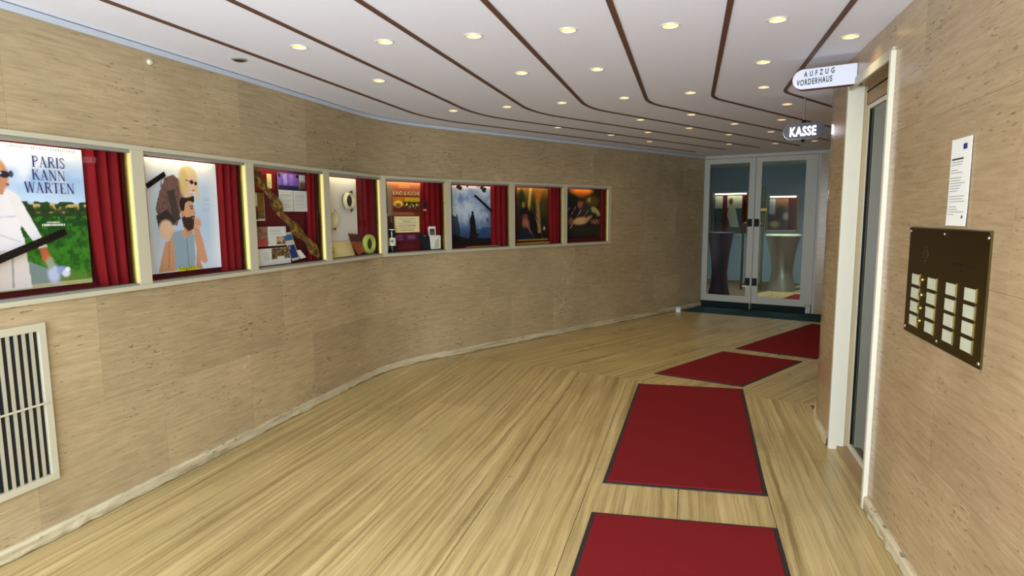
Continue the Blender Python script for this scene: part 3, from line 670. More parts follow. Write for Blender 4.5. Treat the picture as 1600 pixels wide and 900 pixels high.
curtain(0, 'red velvet curtain right of the PARIS KANN WARTEN poster', .703,.945,.735,.945,folds=3.4,seed=1)
curtain(1, 'red velvet curtain right of the pale shoulder-ride poster', .719,.92,.717,.92,folds=3,seed=2)
curtain(1, 'narrow red velvet curtain strip left of the pale shoulder-ride poster', .035,.153,.035,.152,folds=1.5,seed=8)
curtain(2, 'dark red velvet curtain right of the pinned cards and open booklet', .84,.955,.80,.955,d0=.10,folds=2,seed=3)
curtain(3, 'red velvet curtain right of the film reels', .665,.92,.665,.92,d0=.115,folds=2.6,seed=4)
curtain(4, 'red velvet curtain right of the restaurant poster', .60,.905,.60,.905,d0=.113,folds=4,seed=5)
curtain(4, 'narrow red velvet curtain above and behind the dark bottle', .035,.16,.035,.16,d0=.115,folds=1.3,seed=9)
curtain(5, 'red velvet curtain right of the stormy blue poster', .71,.975,.72,.975,folds=3,seed=6)
curtain(5, 'narrow red velvet curtain left of the stormy blue poster', .035,.148,.035,.148,d0=.115,folds=1.3,seed=16)
curtain(6, 'crimson velvet curtain right of the dark gold poster', .737,.955,.75,.955,folds=3,seed=7)
curtain(6, 'narrow red velvet curtain left of the dark gold poster', .035,.188,.035,.188,d0=.115,folds=1.6,seed=17)
curtain(7, 'bright red velvet curtain right of the dark painting poster', .868,.95,.868,.95,folds=1.4,seed=10)

# --- things in the showcases
def strip(k, p, q, w_, d, label, mat='black_film', name='film_strip', group='black film strips'):
    F, w = CASES[k]; dx, dz = q[0]-p[0], q[1]-p[1]; l = math.hypot(dx,dz); nx, nz = -dz/l*w_/2, dx/l*w_/2
    t = thing(name, F((p[0]+q[0])/2, d, (p[1]+q[1])/2), label, 'film strip', group)
    part('strip_body', mat, t, lambda m: m.prism(F, [(p[0]+nx,p[1]+nz),(q[0]+nx,q[1]+nz),(q[0]-nx,q[1]-nz),(p[0]-nx,p[1]-nz)], d, d+.002))
    def holes(m):
        n = int(l/.02)
        for s in (-1, 1):
            for i in range(n):
                u = (i+.5)/n; ca = p[0]+dx*u+nx*s*.78; cz = p[1]+dz*u+nz*s*.78
                m.prism(F, [(ca-.003,cz-.002),(ca+.003,cz-.002),(ca+.003,cz+.002),(ca-.003,cz+.002)], d-.0006, d+.0001)
    part('perforations', 'recess_dark', t, holes)['kind'] = 'stuff'
    return t
strip(0, (.06,1.302),(.549,1.484),.036,.06,'black film strip slanting across the figure in white')
strip(1, (.127,1.728),(.262,1.808),.030,.06,'short black film strip at upper left of the pale poster')
strip(5, (.440,1.781),(.702,1.598),.026,.06,'black film strip slanting across the stormy blue poster')
def card(k, pts, d, label, art=None, mat='paper', name='printed_card', cat='card', lean=0, thick=.0015, group='cards and leaflets in the third showcase'):
    F, w = CASES[k]; z0 = min(p[1] for p in pts); a0 = min(p[0] for p in pts)
    FF = (lambda a, dd, z: F(a, dd+lean*(z-z0), z))
    t = thing(name, F(sum(p[0] for p in pts)/len(pts), d, z0), label, cat, group)
    part('card_stock', mat, t, lambda m: m.prism(FF, pts, d, d+thick))
    for nm, mt, pp in (art or []): part(nm, mt, t, lambda m: m.prism(FF, pp, d-.0006, d-.0001))
    return t, FF
def R4(a0,a1,z0,z1): return [(a0,z0),(a1,z0),(a1,z1),(a0,z1)]
card(2, R4(.19,.468,1.735,1.897), .128, 'red card at top left of the crowded showcase', [], 'velvet')
card(2, R4(.36,.414,1.765,1.873), .122, 'small upright cream note on the red card', [('printed_lines','soft_ink',R4(.37,.40,1.80,1.803))], 'cream_paper')
def art_card(k, box, d, label, fn, base, step=.006, name='printed_card', cat='card', group='cards and leaflets in the third showcase', seed=1):
    art = Art(*box, step, base, seed); fn(art); F, w = CASES[k]
    t = thing(name, F((box[0]+box[1])/2, d, box[2]), label, cat, group); art.sheet('printed_sheet', F, d, t)
    part('card_stock', 'paper', t, lambda m: m.fbox(F, box[0], box[1], d+.0004, d+.0016, box[2], box[3])); return t
def purple(x):
    x.grad([(1.75,(24,20,44)),(1.79,(40,30,90)),(1.80,(110,84,170)),(1.85,(126,90,190)),(1.9,(90,60,140))]); x.rect(.55,.60,1.795,1.88,(170,160,220),.7); x.rect(.63,.68,1.795,1.88,(150,120,210),.6); x.ell(.505,1.872,.016,.014,(20,18,40)); x.ell(.73,1.872,.016,.014,(20,18,40)); x.mottle(.2,(9,6))
art_card(2, (.485,.748,1.757,1.892), .120, 'violet postcard of a lit hall at the top of the crowded showcase', purple, (120,90,180))
def gray_pic(x):
    x.grad([(1.77,(70,60,50)),(1.82,(110,96,76)),(1.85,(206,208,206)),(1.9,(216,218,216))]); x.mottle(.2,(5,6))
art_card(2, (.758,.838,1.770,1.888), .121, 'small grey photo card beside the violet postcard', gray_pic, (200,200,200))
def booklet(x):
    x.lines(.50,.64,1.615,1.725,11,(150,156,152),.55,.45,2); x.lines(.68,.82,1.615,1.725,11,(150,156,152),.55,.45,5); x.rect(.655,.662,1.59,1.76,(150,156,156),.8); x.rect(.49,.84,1.735,1.742,(200,206,190))
art_card(2, (.482,.842,1.592,1.758), .115, 'open white booklet below the violet postcard', booklet, (214,220,218), name='booklet', cat='booklet')
def left_card(x):
    x.rect(.18,.235,1.63,1.73,(196,196,180)); x.rect(.235,.31,1.54,1.73,(122,96,30)); x.rect(.18,.235,1.585,1.63,(140,40,36)); x.rect(.18,.235,1.53,1.585,(30,26,26)); x.rect(.245,.305,1.54,1.60,(104,84,50)); x.mottle(.25,(8,12)); x.rect(.16,.32,1.522,1.533,(206,200,180))
art_card(2, (.075,.312,1.522,1.728), .118, 'brown and white picture card at the left of the crowded showcase', left_card, (200,196,180))
def low1(x):
    x.rect(.07,.275,1.33,1.48,(150,110,96)); x.put((x.noise(16,12)>.5)&(x.A<.275),(110,84,60),.8); x.ell(.22,1.36,.06,.03,(170,50,50),.8,.4); x.rect(.375,.492,1.34,1.40,(120,84,60)); x.put((x.noise(14,12)>.55)&(x.A>.375)&(x.Z<1.40),(206,170,140),.8); x.lines(.30,.46,1.415,1.465,5,(160,166,164),.6)
art_card(2, (.08,.493,1.333,1.478), .075, 'leaflet with flower photo standing above the lower leaflet', low1, (216,224,218), name='leaflet', cat='leaflet')
def low2(x):
    x.rect(.29,.51,1.235,1.312,(136,112,70)); x.put((x.noise(24,14)>.52)&(x.A>.29)&(x.Z>1.235),(70,52,34),.8); x.rect(.18,.29,1.20,1.30,(218,222,216)); x.lines(.20,.28,1.22,1.29,6,(170,174,170),.6); x.rect(.36,.44,1.235,1.25,(216,220,216))
art_card(2, (.085,.518,1.193,1.318), .062, 'wide leaflet with brown photo on the showcase floor', low2, (214,220,214), name='leaflet', cat='leaflet')
card(2, [(.523,1.207),(.617,1.214),(.562,1.428),(.546,1.432),(.452,1.424)], .052, 'tall blue brochure leaning beside the leaflets', [('picture','blue_print',[(.470,1.365),(.572,1.37),(.558,1.415),(.458,1.41)]),('picture','navy',[(.518,1.225),(.606,1.232),(.578,1.335),(.488,1.325)])], 'plate_white', 'brochure', 'brochure', lean=.12)
card(2, [(.635,1.215),(.713,1.222),(.655,1.286),(.607,1.284)], .056, 'small white card beside the blue brochure', [], 'paper', lean=.2)
# wide twisted film band in the third showcase
F2, w2 = CASES[2]
cen = [(.06,1.875,.04),(.14,1.865,.06),(.25,1.765,.05),(.36,1.66,.065),(.44,1.56,.05),(.58,1.46,.062),(.70,1.39,.055),(.80,1.30,.06),(.90,1.235,.06)]
t = thing('film_band', F2(.45,.06,1.5), 'broad brown twisted film band hanging diagonally over the cards', 'film band')
def bandm(m):
    n = 48; vs = []
    for s in (0, 1):
        for i in range(n+1):
            u = i/n*(len(cen)-1); j = min(int(u), len(cen)-2); f = u-j
            ca, cz, cw = [cen[j][q]*(1-f)+cen[j+1][q]*f for q in range(3)]
            dx = cen[j+1][0]-cen[j][0]; dz = cen[j+1][1]-cen[j][1]; l = math.hypot(dx,dz); tw = .014*math.sin(i*.55)
            for e in (-1, 0, 1): vs.append(F2(ca-dz/l*cw*.72*e, .06+tw*e-.006*(1-abs(e))+.002*s, cz+dx/l*cw*.72*e))
    o = 3*(n+1); fs = []
    for i in range(n):
        for e in (0, 1):
            q = 3*i+e; fs += [(q,q+1,q+4,q+3),(o+q,o+q+3,o+q+4,o+q+1)]
    m.add(vs, fs)
part('band_surface', 'band_film', t, bandm, True)
rb = random.Random(3)
for i in range(9):
    u = (i+.5)/9*(len(cen)-1); j = min(int(u), len(cen)-2); f = u-j
    ca, cz, cw = [cen[j][q]*(1-f)+cen[j+1][q]*f for q in range(3)]; s_ = rb.choice((-.4,.3,.1)); h_ = .014+.012*rb.random()
    pp = [(ca+s_*cw*.5-h_, cz+s_*cw*.5+h_*1.1),(ca+s_*cw*.5+h_*.5, cz+s_*cw*.5+h_*.6),(ca+s_*cw*.5+h_, cz+s_*cw*.5-h_*1.3),(ca+s_*cw*.5-h_*.3, cz+s_*cw*.5-h_*.3)]
    part('frame_print', 'gold_leaf' if i % 2 else 'orange_print', t, lambda m: m.prism(F2, pp, .0425, .043))
# fourth showcase: paper backdrop, reels
F3, w3 = CASES[3]; X3 = Vector(F3(0,1,0))-Vector(F3(0,0,0))
card(3, [(.10,1.33),(.66,1.33),(.655,1.897),(.10,1.897)], .125, 'white paper backdrop hanging behind the film reels', [], 'paper', 'paper_backdrop', 'paper', group='papers in the fourth showcase')
def cream_sheet(m):
    n = 10; pr = [(.122,1.328),(.112,1.29),(.10,1.255),(.088,1.225),(.080,1.205),(.076,1.19)]
    vs = [F3(a_, d_, z_) for d_, z_ in pr for a_ in (.185,.53)]; m.add(vs, [(2*i,2*i+1,2*i+3,2*i+2) for i in range(len(pr)-1)])
tag(part('curved_sheet', 'cream_paper', None, cream_sheet, True), 'glossy cream sheet curving onto the floor of the reel showcase', 'paper', 'papers in the fourth showcase')
def reel(name, ca, cz, d, ro, ri, th, label, rim, hub, squash=None, tilt=0):
    ax = Vector(F3(tilt,1,0))-Vector(F3(0,0,0)); c = F3(ca, d, cz)
    t = thing(name, (c[0],c[1],cz-ro), label, 'film reel', 'film reels in the fourth showcase')
    part('rim', rim, t, lambda m: m.lathe([(ri,0),(ri+.004,-th*.6),((ro+ri)/2,-th*.75),(ro-.004,-th*.5),(ro,0),(ro,th*.4),(ri,th*.4),(ri,0)], c, ax, 28), True)
    part('core', hub, t, lambda m: m.lathe([(0,-.002),(ri*.5,-.002),(ri*1.02,.002),(ri*1.02,th*.4),(0,th*.4)], c, ax, 24), True)
    part('back_flange', 'dark_reel', t, lambda m: m.lathe([(0,th*.5),(ro*.95,th*.5),(ro*.95,th*.75),(0,th*.75)], (Vector(c)+Vector((0,0,0))), ax, 24), True)
    return t
tr = reel('film_reel', .465,1.690,.08,.078,.052,.03,'cream ringed film reel high on the white paper backdrop','cream_reel','dark_reel')
part('stand_or_glint', 'grey_enamel', tr, lambda m: m.prism(F3, [(.50,1.77),(.555,1.79),(.575,1.70),(.56,1.62),(.535,1.585),(.51,1.62),(.53,1.69)], .10, .106))
tr = reel('film_reel', .195,1.524,.08,.082,.05,.03,'cream film reel at the left edge of the paper backdrop','cream_reel','cream_reel')
part('stand_or_glint', 'navy', tr, lambda m: m.prism(F3, [(.215,1.60),(.275,1.605),(.272,1.43),(.235,1.44),(.245,1.52)], .095, .101))  # navy piece draws the reel's blue glints as solid colour
reel('film_reel', .745,1.286,.058,.094,.05,.034,'yellow green film reel standing at the right of the showcase floor','green_reel','dark_reel',tilt=.05)
tr = thing('film_can', F3(.125,.07,1.19), 'yellow film can at the lower left of the reel showcase', 'can')
part('body', 'green_reel', tr, lambda m: m.lathe([(0,0),(.042,0),(.042,.05),(.040,.085),(.03,.10),(0,.104)], tr.location, n=24), True)
part('lid', 'brass', tr, lambda m: m.lathe([(.0435,.048),(.0445,.052),(.0435,.056),(.041,.056)], tr.location, n=24), True)
card(3, [(.525,1.193),(.634,1.222),(.60,1.30),(.569,1.385),(.40,1.40),(.43,1.31)], .040, 'brown and orange picture card leaning beside the green reel', [('picture','dark_print',[(.43,1.325),(.59,1.315),(.565,1.375),(.41,1.388)])], 'orange_print', lean=.10, group='papers in the fourth showcase')
# fifth showcase
F4, w4 = CASES[4]
t, FF = card(4, R4(.222,.556,1.383,1.547), .082, 'cream menu sheet in front of the restaurant poster', [], 'cream_paper', 'menu_sheet', 'sheet', group='things in the fifth showcase')
rr_ = random.Random(5)
for i in range(9):
    h_ = .05+.07*rr_.random(); part('text_line', 'soft_ink' if i % 3 else 'ink', t, lambda m: m.fbox(F4, .39-h_, .39+h_, .0812, .0818, 1.405+.0145*i, 1.4095+.0145*i))
card(4, R4(.060,.235,1.20,1.577), .105, 'plain cream board standing behind the dark bottle', [], 'cream_paper', 'backing_board', 'board', group='things in the fifth showcase')
b = F4(.160,.05,1.186)
t = thing('wine_bottle', b, 'dark wine bottle with pale label standing in the fifth showcase', 'bottle')
part('glass_body', 'bottle_glass', t, lambda m: m.lathe([(0,.002),(.034,.0),(.037,.008),(.037,.205),(.034,.235),(.018,.275),(.0145,.30),(.0145,.355),(.016,.356),(.016,.368),(.0,.368)], b, n=28), True)
lbp = part('label_band', 'plate_white', t, lambda m: m.lathe([(.0374,.07),(.0376,.071),(.0376,.149),(.0374,.15)], b, n=28), True)
part('neck_label', 'plate_white', t, lambda m: m.lathe([(.0346,.236),(.0350,.232),(.0352,.229),(.0349,.226)], b, n=28), True)
part('foil_cap', 'dark_print', t, lambda m: m.lathe([(.0152,.30),(.0155,.35),(.0168,.356),(.0168,.369),(0,.3695)], b, n=24), True)
def diamond(m):
    c = Vector(b); f = (Vector((0,0,0))-Vector((c.x,c.y,0))).normalized(); s_ = Vector((-f.y,f.x,0))
    p0 = c+f*.0382
    m.add([p0+Vector((0,0,.095)), p0+s_*.010+Vector((0,0,.115))-f*.001, p0+Vector((0,0,.135)), p0-s_*.010+Vector((0,0,.115))-f*.001], [(0,1,2,3)])
part('label_emblem', 'ink', lbp, diamond)
card(4, [(.595,1.195),(.705,1.198),(.682,1.355),(.553,1.360)], .075, 'dark green book leaning near the right of the bottle showcase', [('title_mark','soft_ink',R4(.62,.655,1.335,1.341))], 'dark_green', 'book', 'book', lean=.12, thick=.018, group='things in the fifth showcase')
t, FF = card(4, [(.705,1.195),(.822,1.198),(.835,1.335),(.80,1.345),(.76,1.335),(.70,1.345)], .045, 'crumpled white paper bag at the right of the bottle showcase', [], 'paper', 'paper_bag', 'bag', lean=.08, thick=.03, group='things in the fifth showcase')
part('bag_fold', 'plate_white', t, lambda m: m.prism(FF, [(.72,1.205),(.80,1.21),(.79,1.31),(.75,1.29)], .0405, .0449))
t, FF = card(4, [(.69,1.335),(.79,1.335),(.792,1.438),(.70,1.440),(.680,1.425)], .085, 'white picture card sticking out of the paper bag', [('picture','dark_print',R4(.705,.775,1.345,1.412)),('picture_tree','soft_ink',[(.715,1.35),(.735,1.35),(.728,1.40)]),('picture_tree','soft_ink',[(.742,1.35),(.765,1.35),(.752,1.405)])], 'paper', 'picture_card', 'card', lean=.05, group='things in the fifth showcase')
card(4, R4(.612,.672,1.60,1.712), .088, 'small green and red card pinned on the curtain', [('picture','dark_green',R4(.620,.664,1.64,1.705)),('caption','cream_paper',R4(.620,.664,1.608,1.618))], 'lining', group='things in the fifth showcase')
# sixth: hanging dark leaves
F5, w5 = CASES[5]
def leafclump(x, z, s, label):
    t = thing('paper_leaf', F5(x,.06,z-s), label, 'leaf', 'dark leaf cut-outs over the blue poster')
    pts = [(x+s*(.55+.45*((i*7)%3)/2)*math.sin(2*math.pi*i/11), z+s*(.6+.4*((i*5)%4)/3)*math.cos(2*math.pi*i/11)) for i in range(11)]
    part('leaf_blade', 'dark_print', t, lambda m: m.prism(F5, pts, .06, .062)); part('stem', 'dark_print', t, lambda m: m.fbox(F5, x-.002, x+.002, .061, .064, z, OZ1+.01))
leafclump(.205,1.872,.03,'small dark leaf cut-out at upper left of the stormy poster'); leafclump(.236,1.858,.032,'dark leaf cut-out left of the storm clouds'); leafclump(.340,1.882,.018,'tiny dark leaf cut-out at top centre of the stormy poster'); leafclump(.588,1.846,.040,'largest dark leaf cut-out near the curtain'); leafclump(.55,1.872,.03,'dark leaf cut-out left of the largest one')
# seventh and eighth: thin ribbons
def ribbon(k, p, q, label, w_=.005):
    F, w = CASES[k]; dx, dz = q[0]-p[0], q[1]-p[1]; l = math.hypot(dx,dz); nx, nz = -dz/l*w_/2, dx/l*w_/2
    n = 10; m = MB(); vs = []
    for s in (0, 1):
        for i in range(n+1):
            u = i/n; tw = .002*math.sin(9*u); bow = .006*math.sin(math.pi*u)
            for e in (-1, 1): vs.append(F(p[0]+dx*u+nx*e, .055+tw*e+.0012*s, p[1]+dz*u-bow+nz*e))
    o = 2*(n+1); fs = []
    for i in range(n): q_ = 2*i; fs += [(q_,q_+1,q_+3,q_+2),(o+q_,o+q_+2,o+q_+3,o+q_+1)]
    tag(m.add(vs, fs).build('thin_ribbon', 'ribbon_pink', smooth=True), label, 'ribbon', 'pink ribbons before the dark posters')
ribbon(6, (.40,1.66),(.60,1.255), 'long pink ribbon slanting down the dark gold poster'); ribbon(6, (.28,1.50),(.45,1.255), 'shorter pink ribbon at left of the dark gold poster'); ribbon(6, (.43,1.86),(.50,1.80),'orange tinted ribbon at the top of the dark gold poster'); ribbon(6, (.45,1.66),(.52,1.46),'pink ribbon over the pale streak of the dark gold poster')
ribbon(7, (.10,1.57),(.17,1.65),'short ribbon at far left of the dark painting',.004); ribbon(7, (.21,1.56),(.29,1.66),'ribbon second from left on the dark painting',.004); ribbon(7, (.18,1.37),(.40,1.62),'longest ribbon slanting over the dark painting',.004); ribbon(7, (.44,1.51),(.55,1.61),'ribbon in the middle of the dark painting',.004); ribbon(7, (.69,1.43),(.75,1.49),'short ribbon at lower right of the dark painting',.004); ribbon(7, (.76,1.43),(.80,1.49),'shortest ribbon beside the bright curtain',.004)
F6, w6 = CASES[6]
tag(part('gilt_moulding', 'gold_leaf', None, lambda m: m.prism(F6, [(.13,1.190),(.72,1.192),(.74,1.215),(.60,1.222),(.40,1.218),(.16,1.214)], .06, .075)), 'gilt moulding lying under the dark gold poster', 'moulding')
F5_ = CASES[5][0]
tag(part('gilt_moulding', 'gold_leaf', None, lambda m: m.prism(F5_, [(.30,1.190),(.80,1.192),(.82,1.202),(.34,1.204)], .06, .07)), 'thin gilt moulding lying under the stormy blue poster', 'moulding')

# ------------------------------------------------------------------ ventilation grille, low on the left wall
GY0, GY1, GZ0, GZ1 = 1.44, 2.115, .295, 1.062
g = thing('ventilation_grille', (XL, (GY0+GY1)/2, GZ0), 'cream slatted ventilation grille low on the wall under the leftmost showcase', 'grille')
FG = frame((XL,0), (0,1), (-1,0))
part('shade_sheet', 'recess_dark', g, lambda m: m.fbox(FG, GY0+.02, GY1-.02, -.003, .0005, GZ0+.02, GZ1-.02))  # flat dark sheet paints the shade of the hollow behind the slats
for (a0,a1,z0,z1) in ((GY0,GY1,GZ1-.036,GZ1),(GY0,GY1,GZ0,GZ0+.034),(GY0,GY0+.032,GZ0+.034,GZ1-.036),(GY1-.032,GY1,GZ0+.034,GZ1-.036)):
    part('frame_bar', 'cream_paint', g, lambda m: m.fbox(FG, a0, a1, -.022, 0, z0, z1))
y = GY1-.032-.030
while y > GY0+.03:
    part('slat', 'cream_paint', g, lambda m: m.hexa([FG(y-.009,-.018,GZ0+.03),FG(y+.006,-.016,GZ0+.03),FG(y+.009,-.003,GZ0+.03),FG(y-.004,-.003,GZ0+.03),FG(y-.009,-.018,GZ1-.03),FG(y+.006,-.016,GZ1-.03),FG(y+.009,-.003,GZ1-.03),FG(y-.004,-.003,GZ1-.03)])); y -= .0345
part('cross_rod', 'cream_paint', g, lambda m: m.tube([FG(GY0+.01,-.022,.672),FG(GY1-.02,-.022,.680)], .0055, 8), True)

# ------------------------------------------------------------------ mats
def mat_(corners, label, h=.010, edge=.022, body='mat_red', group='red door mats on the floor'):
    c = [Vector(p) for p in corners]; o = sum(c, Vector((0,0)))/4
    t = thing('door_mat', (o.x,o.y,0), label, 'mat', group)
    def inset(e):
        ux = (c[1]-c[0]).normalized(); uy = (c[3]-c[0]).normalized()
        return [c[0]+ux*e+uy*e, c[1]-ux*e+uy*e, c[2]-ux*e-uy*e, c[3]+ux*e-uy*e]
    def rub(m):
        i1 = inset(.006); m.hexa([(p.x,p.y,.001) for p in c]+[(p.x,p.y,h*.6) for p in i1])
    part('rubber_border', 'mat_rubber', t, rub)
    def pile(m):
        i1, i2 = inset(edge), inset(edge+.004); m.hexa([(p.x,p.y,h*.5) for p in i1]+[(p.x,p.y,h) for p in i2])
    part('pile', body, t, pile); return t
mat_([(-.455,1.50),(.450,1.60),(.462,3.115),(-.453,3.035)], 'red mat nearest the camera, cut off by the picture edge')
mat_([(-.446,3.402),(.458,3.474),(.500,5.655),(-.415,5.589)], 'long red mat in the middle of the passage')
mat_([(-.299,5.999),(.499,5.723),(1.188,6.908),(.402,7.195)], 'red mat turned round the bend, second from the glass doors')
mat_([(.544,7.384),(1.342,7.05),(2.44,8.95),(1.70,9.37)], 'red mat half hidden by the rounded corner, closest to the glass doors')
q0 = DF(-.22,-.80,0)
mat_([(-.10,10.12),(2.30,9.38),DF(2.15,-.06,0)[:2],DF(.03,-.06,0)[:2]], 'dark teal mat lying across the foot of the glass doors', body='mat_teal', group='dark mats')
t = thing('door_stop', (-.14,10.03,0), 'tiny pale door stop at the corner of the teal mat', 'door stop')
part('block', 'paper', t, lambda m: m.box((-.17,10.0,0),(-.10,10.06,.065))); part('cap', 'cove_blue', t, lambda m: m.box((-.175,9.995,.05),(-.095,10.065,.08)))

# ------------------------------------------------------------------ far double door
d1 = thing('door_1', DF(.86,0,0), 'pale framed glass double door at the end of the passage', kind='structure')
part('frame_head', 'door_paint', d1, lambda m: m.fbox(DF,-.06,2.4,-.05,.05,2.455,2.502))
part('frame_post', 'door_paint', d1, lambda m: m.fbox(DF,-.065,.015,-.05,.05,0,2.455))
part('frame_post', 'door_paint', d1, lambda m: m.fbox(DF,1.735,1.77,-.02,.05,0,2.455))
part('threshold', 'dark_green', d1, lambda m: m.fbox(DF,.015,1.735,-.03,.03,0,.012))
for (a0,a1,g0,g1) in ((.02,.834,.112,.742),(.842,1.732,.930,1.566)):
    lf = part('door_leaf', 'door_paint', d1, lambda m: [m.fbox(DF,a0,g0,-.028,.018,.10,2.45), m.fbox(DF,g1,a1,-.028,.018,.10,2.45), m.fbox(DF,g0,g1,-.028,.018,.10,.205), m.fbox(DF,g0,g1,-.028,.018,2.372,2.45)])
    def child(nm, mt, fn, sm=False):
        o = part(nm, mt, None, fn, sm); o.parent = lf; o.matrix_parent_inverse = Matrix.Translation(-d1.location); return o
    child('glass_pane', 'door_glass', lambda m: m.fbox(DF,g0-.004,g1+.004,-.006,0,.20,2.376))
    child('kick_plate', 'dark_green', lambda m: m.fbox(DF,a0,a1,-.022,.012,.014,.10))
    left = a0 < .5
    pa = .773 if left else .881
    for pz in (1.411,.452): child('lock_plate', 'black', lambda m: m.fbox(DF,pa-.036,pa+.036,-.036,-.028,pz-.062,pz+.062))
    for pz in (1.411,.452):
        kx = pa-.06 if left else pa+.06
        child('knob', 'brass', lambda m: m.lathe([(0,-.03),(.014,-.028),(.018,-.015),(.01,-.004),(.01,.02)], DF(kx,-.04,pz), (DN.x,DN.y,0), 14), True)
    bx = .655 if left else .955
    child('pull_bar', 'dark_brass' if left else 'brass', lambda m: m.tube([DF(bx,.075,.30),DF(bx,.075,1.42 if left else 1.98)], .017, 12), True)
    for pz in (.36,1.36): child('bar_bracket', 'chrome', lambda m: m.tube([DF(bx,.075,pz),DF(pa+(0 if left else 0),.018,pz)], .011, 8), True)
    if not left: child('catch', 'brass', lambda m: m.fbox(DF,.935,1.03,-.036,-.026,1.60,1.64))
    if left: child('floor_bolt', 'cream_paint', lambda m: m.tube([DF(.822,-.034,.0),DF(.822,-.034,.14)], .008, 8), True)
    else: child('pivot_foot', 'door_paint', lambda m: [m.fbox(DF,1.655,1.725,-.05,.0,.0,.115), m.lathe([(0,.0),(.045,.0),(.045,.03),(0,.03)], DF(1.69,-.03,.115), n=18)])
# end wall right of the door (behind the rounded corner)
ew = MB(); ew.sweep(DF,1.77,4.9,-.02,.08,0,2.56); ew.sweep(DF,-2.9,-.06,.03,.08,0,2.56)
tag(ew.build('wall_end', 'wall_stone_warm_lit'), kind='structure', label='short end wall beside the glass double door')

# ------------------------------------------------------------------ foyer beyond the door
FD = 4.4
fw = MB(); fw.fbox(DF,-3.2,4.6,FD+.16,FD+.26,0,2.7); 
for (a0,a1,z0,z1) in ((-3.2,-1.03,0,2.7),(-.20,.20,0,2.7),(.86,4.6,0,2.7),(-1.03,-.20,0,1.08),(-1.03,-.20,2.06,2.7),(.20,.86,0,1.17),(.20,.86,1.97,2.7)): fw.fbox(DF,a0,a1,FD,FD+.16,z0,z1)
tag(fw.build('wall_back', 'foyer_wall'), kind='structure', label='grey blue foyer wall with two lit showcases behind the glass doors')
fs_ = MB(); fs_.fbox(DF,-3.0,-2.9,.08,FD,0,2.7); tag(fs_.build('wall_foyer_left', 'foyer_wall'), kind='structure', label='grey blue foyer side wall on the left')
fs_ = MB(); fs_.fbox(DF,4.4,4.5,.08,FD,0,2.7); tag(fs_.build('wall_foyer_right', 'foyer_wall'), kind='structure', label='grey blue foyer side wall on the right')
fc = MB(); fc.fbox(DF,-3.0,4.5,.03,FD+.2,2.62,2.7); tag(fc.build('ceiling_foyer', 'ceiling_paint'), kind='structure', label='white foyer ceiling behind the glass doors')
def foyer_case(a0, a1, z0, z1, label, curtains, seed, clabels, plabel, paint):
    c = thing('wall_showcase', DF((a0+a1)/2,FD,z0), label, 'showcase', 'foyer showcases behind the glass doors')
    for (p,q,r_,s) in ((a0-.03,a0,z0-.03,z1+.03),(a1,a1+.03,z0-.03,z1+.03)): part('frame_post', 'brass', c, lambda m: m.fbox(DF,p,q,FD-.03,FD+.02,r_,s))
    for (r_,s) in ((z0-.03,z0),(z1,z1+.03)): part('frame_rail', 'cream_paint', c, lambda m: m.fbox(DF,a0,a1,FD-.02,FD+.02,r_,s))
    part('back_panel', 'lining', c, lambda m: m.fbox(DF,a0,a1,FD+.145,FD+.155,z0,z1))
    part('light_tube', 'tube_light', c, lambda m: m.tube([DF(a0+.04,FD+.04,z1-.02),DF(a1-.04,FD+.04,z1-.02)], .012, 8), True)
    part('glass_pane', 'case_glass', c, lambda m: m.fbox(DF,a0,a1,FD+.004,FD+.008,z0,z1))
    for i, (u0,u1) in enumerate(curtains):
        m = MB(); n = 16; vs = []
        for s in (0, 1):
            for z in (z0+.005, z1-.05):
                for j in range(n+1): vs.append(DF(u0+(u1-u0)*j/n, FD+.105+.014*math.sin(j*1.3)+.003*s, z))
        o = n+1; fs = [(j,j+1,o+j+1,o+j) for j in range(n)]+[(2*o+j,3*o+j,3*o+j+1,2*o+j+1) for j in range(n)]
        tag(m.add(vs, fs).build('velvet_curtain', 'velvet', smooth=True), clabels[i], 'curtain', 'foyer showcase curtains')
    a = Art(a0+.01, a1-.02, z0+.01, z1-.06, .012, (200,196,180), seed); paint(a)
    t = thing('film_poster', DF((a0+a1)/2,FD+.13,z0), plabel, 'poster', 'foyer posters'); a.sheet('printed_sheet', DF, FD+.135, t)
def p1(x):
    x.grad([(1.1,(70,70,60)),(1.45,(30,70,66)),(1.68,(40,90,84)),(1.70,(206,200,170)),(2.0,(240,234,206))]); x.mottle(.15,(6,6)); x.poly([(-.62,1.25),(-.70,1.55),(-.64,1.78),(-.55,1.80),(-.48,1.55),(-.42,1.25)],(206,196,170)); x.ell(-.62,1.85,.05,.08,(110,60,40),1,.2)
def p2(x):
    x.grad([(1.1,(60,44,34)),(1.5,(90,66,44)),(1.9,(150,104,60))]); x.mottle(.5,(5,6),(11,12)); x.rect(.2,.36,1.55,1.9,(206,210,220),.8); x.ell(.50,1.55,.10,.20,(54,40,30),.9,.3); x.ell(.52,1.80,.08,.07,(150,90,50),.9,.3); x.ell(.60,1.50,.07,.08,(230,220,190),.8,.4); x.ell(.36,1.32,.10,.07,(216,190,150),.8,.4)
foyer_case(-1.0,-.22,1.10,2.04,'showcase seen through the left door leaf, with a pale figure poster',[(-.80,-.70),(-.36,-.23)],11,['red curtain strip crossing the foyer poster behind left leaf','red curtain at the right of the left foyer showcase'],'pale poster with a figure in cream behind the left door leaf',p1)
foyer_case(.22,.84,1.19,1.95,'showcase seen through the right door leaf, with a brown poster',[(.64,.83)],12,['red curtain in the right foyer showcase'],'brown painted poster behind the right door leaf',p2)
